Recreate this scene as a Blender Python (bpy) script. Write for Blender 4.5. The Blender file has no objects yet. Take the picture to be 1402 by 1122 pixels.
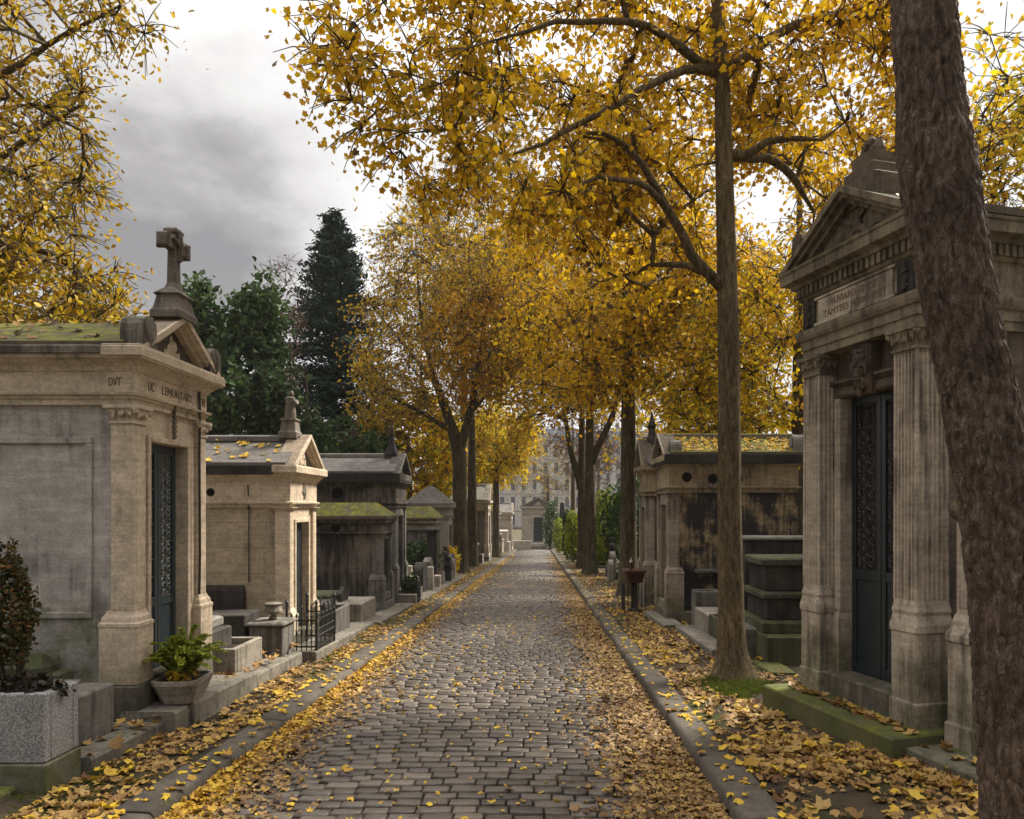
import bpy, math, random
import numpy as np
from mathutils import Vector, Matrix, noise as mnoise

S = bpy.context.scene
COL = S.collection
R = math.radians
CAM_H, FPX, VX, VY = 1.6, 1000.0, 738.0, 695.0


def pt(px, py, Y):
    """a point of the place seen at a pixel of the 1402 px wide photograph, Y metres ahead"""
    return ((px - VX) / FPX * Y, Y, CAM_H - (py - VY) / FPX * Y)


def G(y):
    """height of the gently falling lane"""
    if y <= 74: return -0.036 * y
    if y >= 90: return -2.95
    t = (y - 74) / 16
    return -0.036 * 74 - 0.036 * 16 * (t - t * t / 2) * 0.995


# ------------------------------------------------------------------ objects
def tag(o, label=None, cat=None, group=None, kind=None):
    if label: o['label'] = label
    if cat: o['category'] = cat
    if group: o['group'] = group
    if kind: o['kind'] = kind
    return o


def thing(name, label, cat, loc=(0, 0, 0), rz=0.0, group=None):
    o = bpy.data.objects.new(name, None)
    COL.objects.link(o)
    o.empty_display_size = 0.2
    o.location = loc
    o.rotation_euler = (0, 0, rz)
    return tag(o, label, cat, group)


class MB:
    def __init__(self):
        self.v = []; self.f = []

    def add(self, verts, faces):
        n = len(self.v)
        self.v += [tuple(p) for p in verts]
        self.f += [tuple(i + n for i in f) for f in faces]
        return self

    def rings(self, rs, caps=(True, True)):
        n = len(rs[0]); vs = []; fs = []
        for r in rs: vs += r
        for k in range(len(rs) - 1):
            a, b = k * n, (k + 1) * n
            for i in range(n):
                j = (i + 1) % n
                fs.append((a + i, a + j, b + j, b + i))
        if caps[0]: fs.append(tuple(range(n - 1, -1, -1)))
        if caps[1]:
            a = (len(rs) - 1) * n
            fs.append(tuple(a + i for i in range(n)))
        return self.add(vs, fs)

    @staticmethod
    def rect(x0, x1, y0, y1, z, c):
        c = min(c, (x1 - x0) * .3, (y1 - y0) * .3)
        return [(x0 + c, y0, z), (x1 - c, y0, z), (x1, y0 + c, z), (x1, y1 - c, z),
                (x1 - c, y1, z), (x0 + c, y1, z), (x0, y1 - c, z), (x0, y0 + c, z)]

    def loft(self, x0, x1, y0, y1, prof, c=.008):
        """a rectangular block whose sides follow prof = [(outward offset, z), ...] from the bottom up"""
        return self.rings([self.rect(x0 - o, x1 + o, y0 - o, y1 + o, z, c + max(0, 0)) for o, z in prof])

    def box(self, x0, x1, y0, y1, z0, z1, c=.008):
        c = min(c, (x1 - x0) * .25, (y1 - y0) * .25, (z1 - z0) * .25)
        return self.loft(x0, x1, y0, y1, [(-c, z0), (0, z0 + c), (0, z1 - c), (-c, z1)], c)

    def prism(self, poly, axis, a, b):
        """extrude a closed 2D outline (counter-clockwise) along an axis from a to b"""
        def P(u, w, t):
            return {'x': (t, u, w), 'y': (u, t, w), 'z': (u, w, t)}[axis]
        r0 = [P(u, w, a) for u, w in poly]; r1 = [P(u, w, b) for u, w in poly]
        return self.rings([r0, r1])

    def bar(self, p, q, w, h, up=(0, 0, 1)):
        """square bar from p to q"""
        p, q = Vector(p), Vector(q); d = (q - p).normalized(); u = Vector(up)
        s = d.cross(u)
        if s.length < 1e-4: s = d.cross(Vector((1, 0, 0)))
        s.normalize(); t = s.cross(d).normalized()
        def ring(o): return [tuple(o + s * a * w / 2 + t * b * h / 2) for a, b in ((-1, -1), (1, -1), (1, 1), (-1, 1))]
        return self.rings([ring(p), ring(q)])

    def tube(self, pts, rad, n=6, cap=True):
        pts = [Vector(p) for p in pts]
        if not hasattr(rad, '__len__'): rad = [rad] * len(pts)
        rs = []; s = None
        for i, p in enumerate(pts):
            d = (pts[min(i + 1, len(pts) - 1)] - pts[max(i - 1, 0)])
            if d.length < 1e-7: d = Vector((0, 0, 1))
            d.normalize()
            if s is None:
                s = d.cross(Vector((0, 0, 1)))
                if s.length < .05: s = d.cross(Vector((1, 0, 0)))
            s = (s - d * s.dot(d))
            if s.length < 1e-6: s = d.orthogonal()
            s.normalize(); t = d.cross(s)
            rs.append([tuple(p + (s * math.cos(2 * math.pi * k / n) + t * math.sin(2 * math.pi * k / n)) * rad[i]) for k in range(n)])
        return self.rings(rs, (cap, cap))

    def lathe(self, cx, cy, prof, n=16, sx=1, sy=1):
        return self.rings([[(cx + sx * r * math.cos(2 * math.pi * k / n), cy + sy * r * math.sin(2 * math.pi * k / n), z) for k in range(n)] for r, z in prof])

    def blob(self, c, r, seed=0, amp=.15, n=10, m=6):
        rs = []
        for j in range(1, m):
            th = math.pi * j / m; ring = []
            for k in range(n):
                ph = 2 * math.pi * k / n
                d = Vector((math.sin(th) * math.cos(ph), math.sin(th) * math.sin(ph), -math.cos(th)))
                q = 1 + amp * 2 * mnoise.noise(d * 1.7 + Vector((seed * 3.1, seed, 0)))
                ring.append((c[0] + d.x * r[0] * q, c[1] + d.y * r[1] * q, c[2] + d.z * r[2] * q))
            rs.append(ring)
        return self.rings(rs)

    def move(self, M, start=0):
        for i in range(start, len(self.v)):
            self.v[i] = tuple(M @ Vector(self.v[i]))
        return self

    def build(self, name, mat, parent=None, smooth=False, loc=None, rz=0):
        me = bpy.data.meshes.new(name)
        me.from_pydata(self.v, [], self.f)
        me.materials.append(mat)
        if smooth:
            me.polygons.foreach_set('use_smooth', [True] * len(me.polygons))
            if smooth != 'full':
                try: me.set_sharp_from_angle(angle=R(40))
                except Exception: pass
        o = bpy.data.objects.new(name, me)
        COL.objects.link(o)
        if parent is not None: o.parent = parent
        if loc is not None: o.location = loc
        o.rotation_euler = (0, 0, rz)
        return o


def fast_mesh(name, V, F, mat, parent=None, smooth=False, kind=None, loc=None):
    """V (n,3); F (m,k) quads or triangles"""
    me = bpy.data.meshes.new(name)
    F = np.asarray(F, dtype=np.int32); k = F.shape[1]; m = len(F)
    me.vertices.add(len(V)); me.vertices.foreach_set('co', np.asarray(V, dtype=np.float32).ravel())
    me.loops.add(m * k); me.loops.foreach_set('vertex_index', F.ravel())
    me.polygons.add(m)
    me.polygons.foreach_set('loop_start', np.arange(0, m * k, k, dtype=np.int32))
    me.polygons.foreach_set('loop_total', np.full(m, k, dtype=np.int32))
    if smooth: me.polygons.foreach_set('use_smooth', np.ones(m, dtype=bool))
    me.update(calc_edges=True); me.validate()
    me.materials.append(mat)
    o = bpy.data.objects.new(name, me); COL.objects.link(o)
    if parent is not None: o.parent = parent
    if loc is not None: o.location = loc
    if kind: o['kind'] = kind
    return o


# ------------------------------------------------------------------ materials
def newmat(name):
    m = bpy.data.materials.new(name); m.use_nodes = True
    nt = m.node_tree
    for n in list(nt.nodes): nt.nodes.remove(n)
    out = nt.nodes.new('ShaderNodeOutputMaterial')
    return m, nt, out


def N(nt, typ, **kw):
    n = nt.nodes.new(typ)
    for k, v in kw.items():
        if k.startswith('i_'):
            key = k[2:]
            n.inputs[int(key) if key.isdigit() else key.replace('_', ' ')].default_value = v
        else: setattr(n, k, v)
    return n


def noise(nt, vec, scale, detail=5, rough=.6):
    n = N(nt, 'ShaderNodeTexNoise'); n.inputs['Scale'].default_value = scale
    n.inputs['Detail'].default_value = detail; n.inputs['Roughness'].default_value = rough
    if vec is not None: nt.links.new(vec, n.inputs['Vector'])
    return n.outputs['Fac']


def mapping(nt, vec, scale=(1, 1, 1), loc=(0, 0, 0), rot=(0, 0, 0)):
    m = N(nt, 'ShaderNodeMapping'); nt.links.new(vec, m.inputs['Vector'])
    m.inputs['Scale'].default_value = scale; m.inputs['Location'].default_value = loc; m.inputs['Rotation'].default_value = rot
    return m.outputs['Vector']


def ramp(nt, fac, stops, interp='LINEAR'):
    r = N(nt, 'ShaderNodeValToRGB'); cr = r.color_ramp; cr.interpolation = interp
    while len(cr.elements) < len(stops): cr.elements.new(.5)
    for e, (p, c) in zip(cr.elements, stops):
        e.position = p
        e.color = (c, c, c, 1) if not hasattr(c, '__len__') else (*c, 1)
    nt.links.new(fac, r.inputs['Fac'])
    return r.outputs['Color']


def mixc(nt, fac, a, b, mode='MIX'):
    m = N(nt, 'ShaderNodeMix', data_type='RGBA', blend_type=mode)
    for sock, v in ((m.inputs[0], fac), (m.inputs[6], a), (m.inputs[7], b)):
        if hasattr(v, 'is_linked'): nt.links.new(v, sock)
        elif hasattr(v, '__len__'): sock.default_value = (*v, 1)
        else: sock.default_value = v
    return m.outputs[2]


def mth(nt, op, a, b=0.0, clamp=False):
    m = N(nt, 'ShaderNodeMath', operation=op, use_clamp=clamp)
    for i, v in enumerate((a, b)):
        if hasattr(v, 'is_linked'): nt.links.new(v, m.inputs[i])
        else: m.inputs[i].default_value = v
    return m.outputs[0]


def bump(nt, h, strength=.4, dist=.01, normal=None):
    b = N(nt, 'ShaderNodeBump'); b.inputs['Strength'].default_value = strength; b.inputs['Distance'].default_value = dist
    nt.links.new(h, b.inputs['Height'])
    if normal is not None: nt.links.new(normal, b.inputs['Normal'])
    return b.outputs['Normal']


def pbsdf(nt, out, col, rough=.85, normal=None, spec=.3, metal=0):
    b = N(nt, 'ShaderNodeBsdfPrincipled')
    if hasattr(col, 'is_linked'): nt.links.new(col, b.inputs['Base Color'])
    else: b.inputs['Base Color'].default_value = (*col, 1)
    if hasattr(rough, 'is_linked'): nt.links.new(rough, b.inputs['Roughness'])
    else: b.inputs['Roughness'].default_value = rough
    b.inputs['Specular IOR Level'].default_value = spec
    b.inputs['Metallic'].default_value = metal
    if normal is not None: nt.links.new(normal, b.inputs['Normal'])
    nt.links.new(b.outputs[0], out.inputs['Surface'])
    return b


def stone(name, c1, c2, soot=(.05, .042, .035), soot_amt=.45, moss=.0, low=None, low_amt=.8, course=0.0, grain=1.0,
          mosscol=(.055, .075, .012), streak=1.0, seed=0.0, lich=.0, hstain=False, lowc=((.045, .055, .014), (.085, .088, .032))):
    """weathered limestone: two tones, run-off streaks of soot, moss on ledges and near the foot (below local height low)"""
    m, nt, out = newmat(name)
    tc = N(nt, 'ShaderNodeTexCoord'); geo = N(nt, 'ShaderNodeNewGeometry')
    v = mapping(nt, tc.outputs['Object'], loc=(seed * 3.7, seed * 1.9, seed))
    big = noise(nt, v, 1.6, 6, .62)
    fine = noise(nt, v, 38 * grain, 4, .7)
    mid = noise(nt, v, 9, 5, .65)
    hor = noise(nt, mapping(nt, v, (1.4, 1.4, 14)), 2.2, 4, .6)
    st = noise(nt, mapping(nt, v, (9, 9, .7)), 1.5, 5, .65)
    col = mixc(nt, ramp(nt, big, [(.32, 0), (.68, 1)]), c1, c2)
    col = mixc(nt, .35, col, mixc(nt, 1.0, col, ramp(nt, mid, [(.3, .35), (.7, 1.4)]), 'MULTIPLY'))
    col = mixc(nt, .45, col, mixc(nt, 1.0, col, ramp(nt, hor, [(.3, .6), (.7, 1.25)]), 'MULTIPLY'))
    col = mixc(nt, .4, col, mixc(nt, 1.0, col, ramp(nt, fine, [(.3, .35), (.68, 1.45)]), 'MULTIPLY'))
    # soot
    sm = mth(nt, 'ADD', mth(nt, 'MULTIPLY', st, .55 * streak), mth(nt, 'MULTIPLY', big, 1 - .55 * streak))
    lo = .565 - .17 * soot_amt
    if hstain: sm = mth(nt, 'ADD', mth(nt, 'MULTIPLY', sm, .4), mth(nt, 'MULTIPLY', noise(nt, mapping(nt, v, (1.0, 1.0, 1.1)), 1.5, 7, .68), .6))
    sm = ramp(nt, sm, [(lo, 0), (lo + (.12 if hstain else .1), 1)])
    sm = mth(nt, 'MULTIPLY', sm, min(1, .35 + soot_amt * .8))
    col = mixc(nt, sm, col, soot)
    if lich:
        lv = N(nt, 'ShaderNodeTexVoronoi'); lv.inputs['Scale'].default_value = 14; nt.links.new(v, lv.inputs['Vector'])
        lm = mth(nt, 'MULTIPLY', ramp(nt, lv.outputs['Distance'], [(.08, 1), (.2, 0)]), ramp(nt, mid, [(.5, 0), (.62, lich)]))
        col = mixc(nt, lm, col, (.34, .33, .27))
    hts = mth(nt, 'ADD', mth(nt, 'MULTIPLY', fine, .5), mth(nt, 'MULTIPLY', mid, .7))
    if course:
        sx = N(nt, 'ShaderNodeSeparateXYZ'); nt.links.new(tc.outputs['Object'], sx.inputs[0])
        cx = N(nt, 'ShaderNodeCombineXYZ')
        nt.links.new(mth(nt, 'ADD', sx.outputs[0], sx.outputs[1]), cx.inputs[0]); nt.links.new(sx.outputs[2], cx.inputs[1])
        bk = N(nt, 'ShaderNodeTexBrick'); nt.links.new(cx.outputs[0], bk.inputs['Vector'])
        bk.inputs['Scale'].default_value = 1.0; bk.inputs['Brick Width'].default_value = 1.15; bk.inputs['Row Height'].default_value = course
        bk.inputs['Mortar Size'].default_value = .004; bk.inputs['Mortar Smooth'].default_value = .2
        jm = mth(nt, 'MULTIPLY', bk.outputs['Fac'], ramp(nt, mid, [(.35, .2), (.6, .75)]))
        col = mixc(nt, jm, col, (.06, .05, .04))
        hts = mth(nt, 'SUBTRACT', hts, mth(nt, 'MULTIPLY', bk.outputs['Fac'], .8))
    # moss on ledges
    sn = N(nt, 'ShaderNodeSeparateXYZ'); nt.links.new(geo.outputs['Normal'], sn.inputs[0])
    mossn = noise(nt, v, 5, 6, .7)
    if moss:
        mm = mth(nt, 'MULTIPLY', ramp(nt, sn.outputs[2], [(.3, 0), (.75, 1)]), ramp(nt, mossn, [(.66 - .24 * moss, 0), (.77 - .24 * moss, 1)]))
        col = mixc(nt, mth(nt, 'MULTIPLY', mm, .85), col, mixc(nt, ramp(nt, mid, [(.35, 0), (.65, 1)]), mixc(nt, fine, tuple(.4 * c for c in mosscol), (.06, .045, .02)), mixc(nt, fine, mosscol, tuple(1.5 * c for c in mosscol))))
        hts = mth(nt, 'ADD', hts, mth(nt, 'MULTIPLY', mm, fine))
    if low is not None:
        so = N(nt, 'ShaderNodeSeparateXYZ'); nt.links.new(tc.outputs['Object'], so.inputs[0])
        hh = mth(nt, 'ADD', so.outputs[2], mth(nt, 'MULTIPLY', mth(nt, 'SUBTRACT', mossn, .5), .9))
        mr = N(nt, 'ShaderNodeMapRange'); nt.links.new(hh, mr.inputs[0])
        mr.inputs[1].default_value = low - .18; mr.inputs[2].default_value = low + .1; mr.inputs[3].default_value = low_amt; mr.inputs[4].default_value = 0
        col = mixc(nt, mth(nt, 'MULTIPLY', mr.outputs[0], mth(nt, 'MULTIPLY', ramp(nt, mid, [(.35, .45), (.6, 1)]), ramp(nt, noise(nt, v, 3.1, 6, .7), [(.36, .3), (.56, 1)]))), col, mixc(nt, ramp(nt, mossn, [(.35, 0), (.65, 1)]), *lowc))
    nrm = bump(nt, hts, .55, .012)
    pbsdf(nt, out, col, .88, nrm, .25)
    return m


def granite(name, c, speck=.5, moss=0.0):
    m, nt, out = newmat(name)
    tc = N(nt, 'ShaderNodeTexCoord'); v = tc.outputs['Object']
    f = noise(nt, v, 75, 3, .8); b = noise(nt, v, 2.5, 5, .6)
    col = mixc(nt, ramp(nt, f, [(.38, 0), (.62, 1)]), tuple(x * (1 - speck) for x in c), tuple(min(1, x * (1 + speck)) for x in c))
    col = mixc(nt, .5, col, mixc(nt, 1., col, ramp(nt, b, [(.3, .5), (.7, 1.2)]), 'MULTIPLY'))
    if moss:
        mv = noise(nt, v, 3.5, 6, .7)
        col = mixc(nt, ramp(nt, mv, [(.6 - .3 * moss, 0), (.75 - .25 * moss, .85)]), col, (.06, .065, .018))
    pbsdf(nt, out, col, .75, bump(nt, f, .4, .004), .35)
    return m


def simple(name, c, rough=.6, var=.3, scale=12, bmp=.2, spec=.4, metal=0):
    m, nt, out = newmat(name)
    tc = N(nt, 'ShaderNodeTexCoord')
    f = noise(nt, tc.outputs['Object'], scale, 5, .65)
    col = mixc(nt, f, tuple(x * (1 - var) for x in c), tuple(min(1, x * (1 + var)) for x in c))
    pbsdf(nt, out, col, rough, bump(nt, f, bmp, .006) if bmp else None, spec, metal)
    return m


def leafmat(name, stops, trans=.45, rough=.6):
    """each leaf takes its own colour along stops"""
    m, nt, out = newmat(name)
    geo = N(nt, 'ShaderNodeNewGeometry'); tc = N(nt, 'ShaderNodeTexCoord')
    big = noise(nt, tc.outputs['Object'], .55, 2, .5)
    f = mth(nt, 'ADD', mth(nt, 'MULTIPLY', geo.outputs['Random Per Island'], .72), mth(nt, 'MULTIPLY', ramp(nt, big, [(.3, 0), (.7, 1)]), .28))
    col = ramp(nt, f, stops)
    sp = noise(nt, tc.outputs['Object'], 22, 3, .6)
    col = mixc(nt, ramp(nt, sp, [(.55, 0), (.75, .55)]), col, mixc(nt, 1., col, (.42, .3, .25), 'MULTIPLY'))
    d = N(nt, 'ShaderNodeBsdfPrincipled'); nt.links.new(col, d.inputs['Base Color']); d.inputs['Roughness'].default_value = rough
    d.inputs['Specular IOR Level'].default_value = .25
    t = N(nt, 'ShaderNodeBsdfTranslucent'); nt.links.new(col, t.inputs['Color'])
    mx = N(nt, 'ShaderNodeMixShader'); mx.inputs[0].default_value = trans
    nt.links.new(d.outputs[0], mx.inputs[1]); nt.links.new(t.outputs[0], mx.inputs[2])
    nt.links.new(mx.outputs[0], out.inputs['Surface'])
    return m


def barkmat(name, c1, c2, c3, zs=.35, scale=9, strength=1.0, dist=.03, moss=.0, crack=(.3, .27, .25)):
    m, nt, out = newmat(name)
    tc = N(nt, 'ShaderNodeTexCoord'); v = mapping(nt, tc.outputs['Object'], (1, 1, zs))
    wob = N(nt, 'ShaderNodeTexNoise'); wob.inputs['Scale'].default_value = scale * .55; wob.inputs['Detail'].default_value = 4; nt.links.new(v, wob.inputs['Vector'])
    mixv = N(nt, 'ShaderNodeMix', data_type='VECTOR'); mixv.inputs[0].default_value = min(.5, 2.6 / scale)
    nt.links.new(v, mixv.inputs[4]); nt.links.new(wob.outputs['Color'], mixv.inputs[5])
    crs = []
    for sc, hi in ((scale, .22), (scale * 2.3, .3)):
        vo = N(nt, 'ShaderNodeTexVoronoi', feature='DISTANCE_TO_EDGE'); vo.inputs['Scale'].default_value = sc
        nt.links.new(mixv.outputs[1], vo.inputs['Vector'])
        crs.append(ramp(nt, vo.outputs['Distance'], [(.0, 0), (hi, 1)]))
    fis = ramp(nt, noise(nt, mapping(nt, tc.outputs['Object'], (1, 1, .16)), scale * 1.1, 5, .7), [(.36, 0), (.56, 1)])
    cr = mth(nt, 'ADD', mth(nt, 'MULTIPLY', mth(nt, 'MULTIPLY', crs[0], crs[1]), .5), mth(nt, 'MULTIPLY', fis, .5))
    vf = N(nt, 'ShaderNodeTexVoronoi'); vf.inputs['Scale'].default_value = scale * 1.6; nt.links.new(mixv.outputs[1], vf.inputs['Vector'])
    sxf = N(nt, 'ShaderNodeSeparateColor'); nt.links.new(vf.outputs['Color'], sxf.inputs[0])
    f = noise(nt, mapping(nt, tc.outputs['Object'], (1, 1, .5)), 26, 6, .75); b = noise(nt, tc.outputs['Object'], 2.2, 4, .6)
    col = mixc(nt, ramp(nt, f, [(.3, 0), (.7, 1)]), c1, c2)
    col = mixc(nt, ramp(nt, b, [(.35, 0), (.7, .8)]), col, c3)
    col = mixc(nt, .75, col, mixc(nt, 1., col, ramp(nt, sxf.outputs[0], [(0, .62), (1, 1.35)]), 'MULTIPLY'))
    col = mixc(nt, cr, mixc(nt, 1., col, crack, 'MULTIPLY'), col)
    if moss:
        col = mixc(nt, ramp(nt, noise(nt, v, 3, 5, .7), [(.5, 0), (.68, moss)]), col, (.06, .07, .02))
    h = mth(nt, 'ADD', mth(nt, 'ADD', cr, mth(nt, 'MULTIPLY', sxf.outputs[1], .45)), mth(nt, 'MULTIPLY', f, .8))
    pbsdf(nt, out, col, .92, bump(nt, h, strength, dist), .2)
    return m


M = {}
M['cream'] = stone('pale_limestone', (.34, .285, .215), (.27, .22, .165), soot_amt=.25, low=.5, low_amt=.75, seed=1, streak=.8)
M['creamfront'] = stone('cream_limestone', (.6, .49, .36), (.48, .39, .285), soot_amt=.12, low=.45, low_amt=.6, seed=2)
M['greywall'] = stone('grey_rubbed_limestone', (.45, .415, .37), (.34, .312, .275), soot_amt=.26, low=.8, low_amt=.9, seed=3, streak=.6, grain=1.6)
M['ochre'] = stone('ochre_ashlar', (.42, .34, .235), (.34, .275, .19), soot_amt=.18, course=.34, seed=4, low=.42, low_amt=.5)
M['cornice'] = stone('weathered_cornice_stone', (.2, .175, .14), (.13, .115, .09), soot_amt=.6, moss=.5, seed=5)
M['dark'] = stone('soot_black_stone', (.17, .142, .115), (.095, .08, .066), soot=(.024, .021, .019), soot_amt=.66, seed=6, course=.4)
M['darkcornice'] = stone('soot_black_cornice', (.055, .048, .04), (.03, .028, .024), soot=(.02, .019, .017), soot_amt=.6, moss=.35, seed=7)
M['crust'] = stone('black_crusted_ochre_stone', (.4, .29, .15), (.3, .23, .13), soot=(.024, .022, .021), soot_amt=1.15, seed=8.3, course=.3, streak=1.1, hstain=True)
M['ochredark'] = stone('sooty_ochre_stone', (.33, .25, .15), (.24, .19, .12), soot=(.03, .027, .024), soot_amt=.4, seed=27)
M['greycream'] = stone('weathered_cream_stone', (.33, .27, .2), (.24, .2, .15), soot_amt=.4, seed=28, low=.4)
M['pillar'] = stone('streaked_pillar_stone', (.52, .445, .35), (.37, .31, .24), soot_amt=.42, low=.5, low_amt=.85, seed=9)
M['tempdark'] = stone('dark_brown_stone', (.17, .13, .095), (.10, .08, .06), soot_amt=.5, seed=10, moss=.25)  # dark brown throughout, with soot and a little moss
M['tempcornice'] = stone('mossy_brown_cornice', (.27, .225, .155), (.17, .14, .095), soot_amt=.5, moss=1.05, seed=11)
M['step'] = stone('mossy_step_stone', (.19, .17, .125), (.13, .115, .085), soot_amt=.45, moss=.6, seed=12, low=.02, low_amt=.5)
M['mossstep'] = stone('moss_covered_step', (.15, .135, .085), (.10, .095, .05), soot_amt=.3, moss=1.0, seed=13, low=.5, low_amt=.8, mosscol=(.13, .15, .014), lowc=((.05, .06, .012), (.1, .11, .02)))
M['border'] = stone('grave_border_stone', (.23, .205, .165), (.16, .145, .115), soot_amt=.4, moss=.45, seed=14)
M['tomb'] = stone('grey_tomb_stone', (.2, .185, .16), (.135, .125, .11), soot_amt=.45, moss=.5, seed=15)
M['tombdark'] = stone('blackened_tomb_stone', (.07, .06, .052), (.042, .038, .034), soot=(.018, .016, .015), soot_amt=.5, moss=.4, seed=16)
M['tombmoss'] = stone('green_mossy_tomb_stone', (.11, .105, .075), (.07, .07, .045), soot=(.025, .027, .018), soot_amt=.6, moss=.9, seed=17, low=.5, low_amt=.6)
M['tombpale'] = stone('pale_tomb_stone', (.29, .26, .205), (.2, .18, .142), soot_amt=.35, moss=.3, seed=18)
M['cross'] = stone('lichened_cross_stone', (.2, .17, .135), (.13, .11, .09), soot_amt=.5, moss=.3, seed=19, lich=.5)
M['mossroof'] = stone('mossy_slab_roof', (.13, .105, .07), (.085, .07, .05), soot_amt=.4, moss=1.15, seed=20, mosscol=(.15, .155, .012))
M['slabroof'] = stone('grey_slab_roof', (.15, .135, .12), (.105, .097, .09), soot_amt=.35, moss=.25, seed=21)
M['lightroof'] = stone('pale_far_roof', (.22, .2, .18), (.15, .14, .12), soot_amt=.3, moss=.5, seed=22)
M['farstone'] = stone('pale_far_chapel_stone', (.5, .44, .36), (.4, .35, .29), soot_amt=.25, seed=23)
M['granite'] = granite('speckled_grey_granite', (.27, .265, .26), .55)
M['granitebase'] = granite('mossy_granite_foot', (.17, .16, .125), .3, moss=.75)
M['pot'] = stone('concrete_planter', (.33, .29, .235), (.25, .22, .18), soot_amt=.25, seed=24)
M['iron'] = simple('black_iron', (.018, .017, .017), .5, .5, 30, .3, .5)
M['bronze'] = simple('blue_green_painted_iron', (.028, .042, .046), .45, .4, 14, .15, .5)
M['bronzedark'] = simple('dark_teal_door_paint', (.014, .022, .025), .4, .4, 14, .15, .5)
M['grille'] = simple('grey_green_ironwork', (.075, .085, .08), .45, .5, 40, .2, .5)
M['void'] = simple('vent_hole_shade', (.012, .011, .010), .9, .2, 5, 0, .1)  # near-black colour stands in for the shade inside the vent holes
M['rust'] = simple('dark_red_cast_iron', (.06, .022, .016), .55, .5, 20, .2, .4)
M['soil'] = simple('dark_planting_soil', (.035, .026, .018), .95, .6, 40, .9, .1)
M['lettershade'] = simple('cut_letter_shade', (.17, .13, .09), .9, .4, 30, 0, .1)  # brown colour stands in for the shade inside cut letters
M['glass'] = simple('dark_window_glass', (.10, .11, .13), .15, .3, 2, 0, .5)
M['barkbrown'] = barkmat('fissured_brown_bark', (.165, .118, .088), (.33, .255, .198), (.105, .076, .057), zs=.42, scale=26, strength=1.0, dist=.016, crack=(.3, .25, .22))
M['barkgrey'] = barkmat('grey_brown_bark', (.24, .175, .10), (.38, .29, .175), (.17, .135, .07), zs=.3, scale=26, strength=1.0, dist=.022, moss=.35)
M['barkdark'] = barkmat('dark_lime_bark', (.14, .112, .075), (.23, .185, .125), (.10, .088, .045), zs=.25, scale=10, strength=.9, dist=.03, moss=.6)
Y1, Y2, OR, BR, OL, GR = (.66, .44, .014), (.8, .58, .03), (.55, .28, .012), (.26, .13, .02), (.3, .25, .014), (.15, .17, .015)
M['leafgold'] = leafmat('golden_plane_leaves', [(0, (.06, .034, .014)), (.12, (.16, .08, .018)), (.24, OR), (.4, Y1), (.58, (.78, .5, .014)), (.72, (.6, .36, .012)), (.86, (.34, .25, .012)), (1, (.13, .11, .012))], .45)
M['leafdull'] = leafmat('dull_gold_leaves', [(0, (.16, .075, .02)), (.25, (.42, .24, .015)), (.55, (.56, .38, .02)), (.75, (.34, .27, .015)), (1, (.13, .12, .012))], .4)
M['leafbrown'] = leafmat('brown_gold_leaves', [(0, (.10, .055, .022)), (.25, (.3, .16, .018)), (.55, (.58, .37, .016)), (.8, (.36, .28, .016)), (1, (.15, .135, .016))], .45)
M['leaforange'] = leafmat('orange_gold_leaves', [(0, (.16, .07, .02)), (.25, (.42, .18, .015)), (.55, (.7, .36, .015)), (.85, (.72, .45, .015)), (1, (.3, .2, .015))], .45)
M['leafyg'] = leafmat('yellow_green_leaves', [(0, BR), (.15, OR), (.35, Y1), (.55, (.8, .57, .015)), (.78, (.46, .4, .018)), (1, (.16, .17, .014))], .5)
M['leafgreen'] = leafmat('dark_evergreen_leaves', [(0, (.02, .04, .014)), (.5, (.045, .085, .022)), (.85, (.08, .13, .035)), (1, (.12, .13, .03))], .28)
M['needle'] = leafmat('blue_green_needles', [(0, (.008, .022, .012)), (.5, (.016, .042, .022)), (1, (.03, .062, .028))], .04, .85)
M['leafshrub'] = leafmat('fresh_green_leaves', [(0, (.05, .08, .01)), (.3, (.17, .23, .02)), (.65, (.34, .38, .035)), (1, (.5, .46, .05))], .45)
M['leafred'] = leafmat('rusty_shrub_leaves', [(0, (.02, .03, .01)), (.45, (.045, .05, .014)), (.72, (.10, .06, .02)), (.9, (.26, .12, .025)), (1, (.45, .2, .03))], .3)
M['leafpurple'] = leafmat('reddish_sparse_leaves', [(0, (.09, .04, .035)), (.6, (.16, .07, .05)), (1, (.2, .13, .06))], .3)
M['litter'] = leafmat('fallen_leaves', [(0, (.05, .028, .014)), (.22, (.13, .066, .022)), (.45, (.28, .16, .045)), (.7, (.4, .26, .09)), (.86, (.46, .3, .06)), (1, (.55, .36, .03))], .15, .55)
M['litterbrown'] = leafmat('fallen_brown_leaves', [(0, (.05, .028, .014)), (.3, (.13, .072, .028)), (.6, (.26, .16, .066)), (.85, (.38, .25, .09)), (1, (.44, .27, .04))], .12, .55)
M['litteryellow'] = leafmat('fallen_yellow_leaves', [(0, (.22, .11, .02)), (.3, (.46, .27, .03)), (.7, (.62, .42, .03)), (1, (.66, .46, .06))], .18, .5)
M['grass'] = leafmat('short_grass', [(0, (.05, .075, .01)), (.6, (.11, .14, .018)), (1, (.2, .19, .03))], .3)
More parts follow.
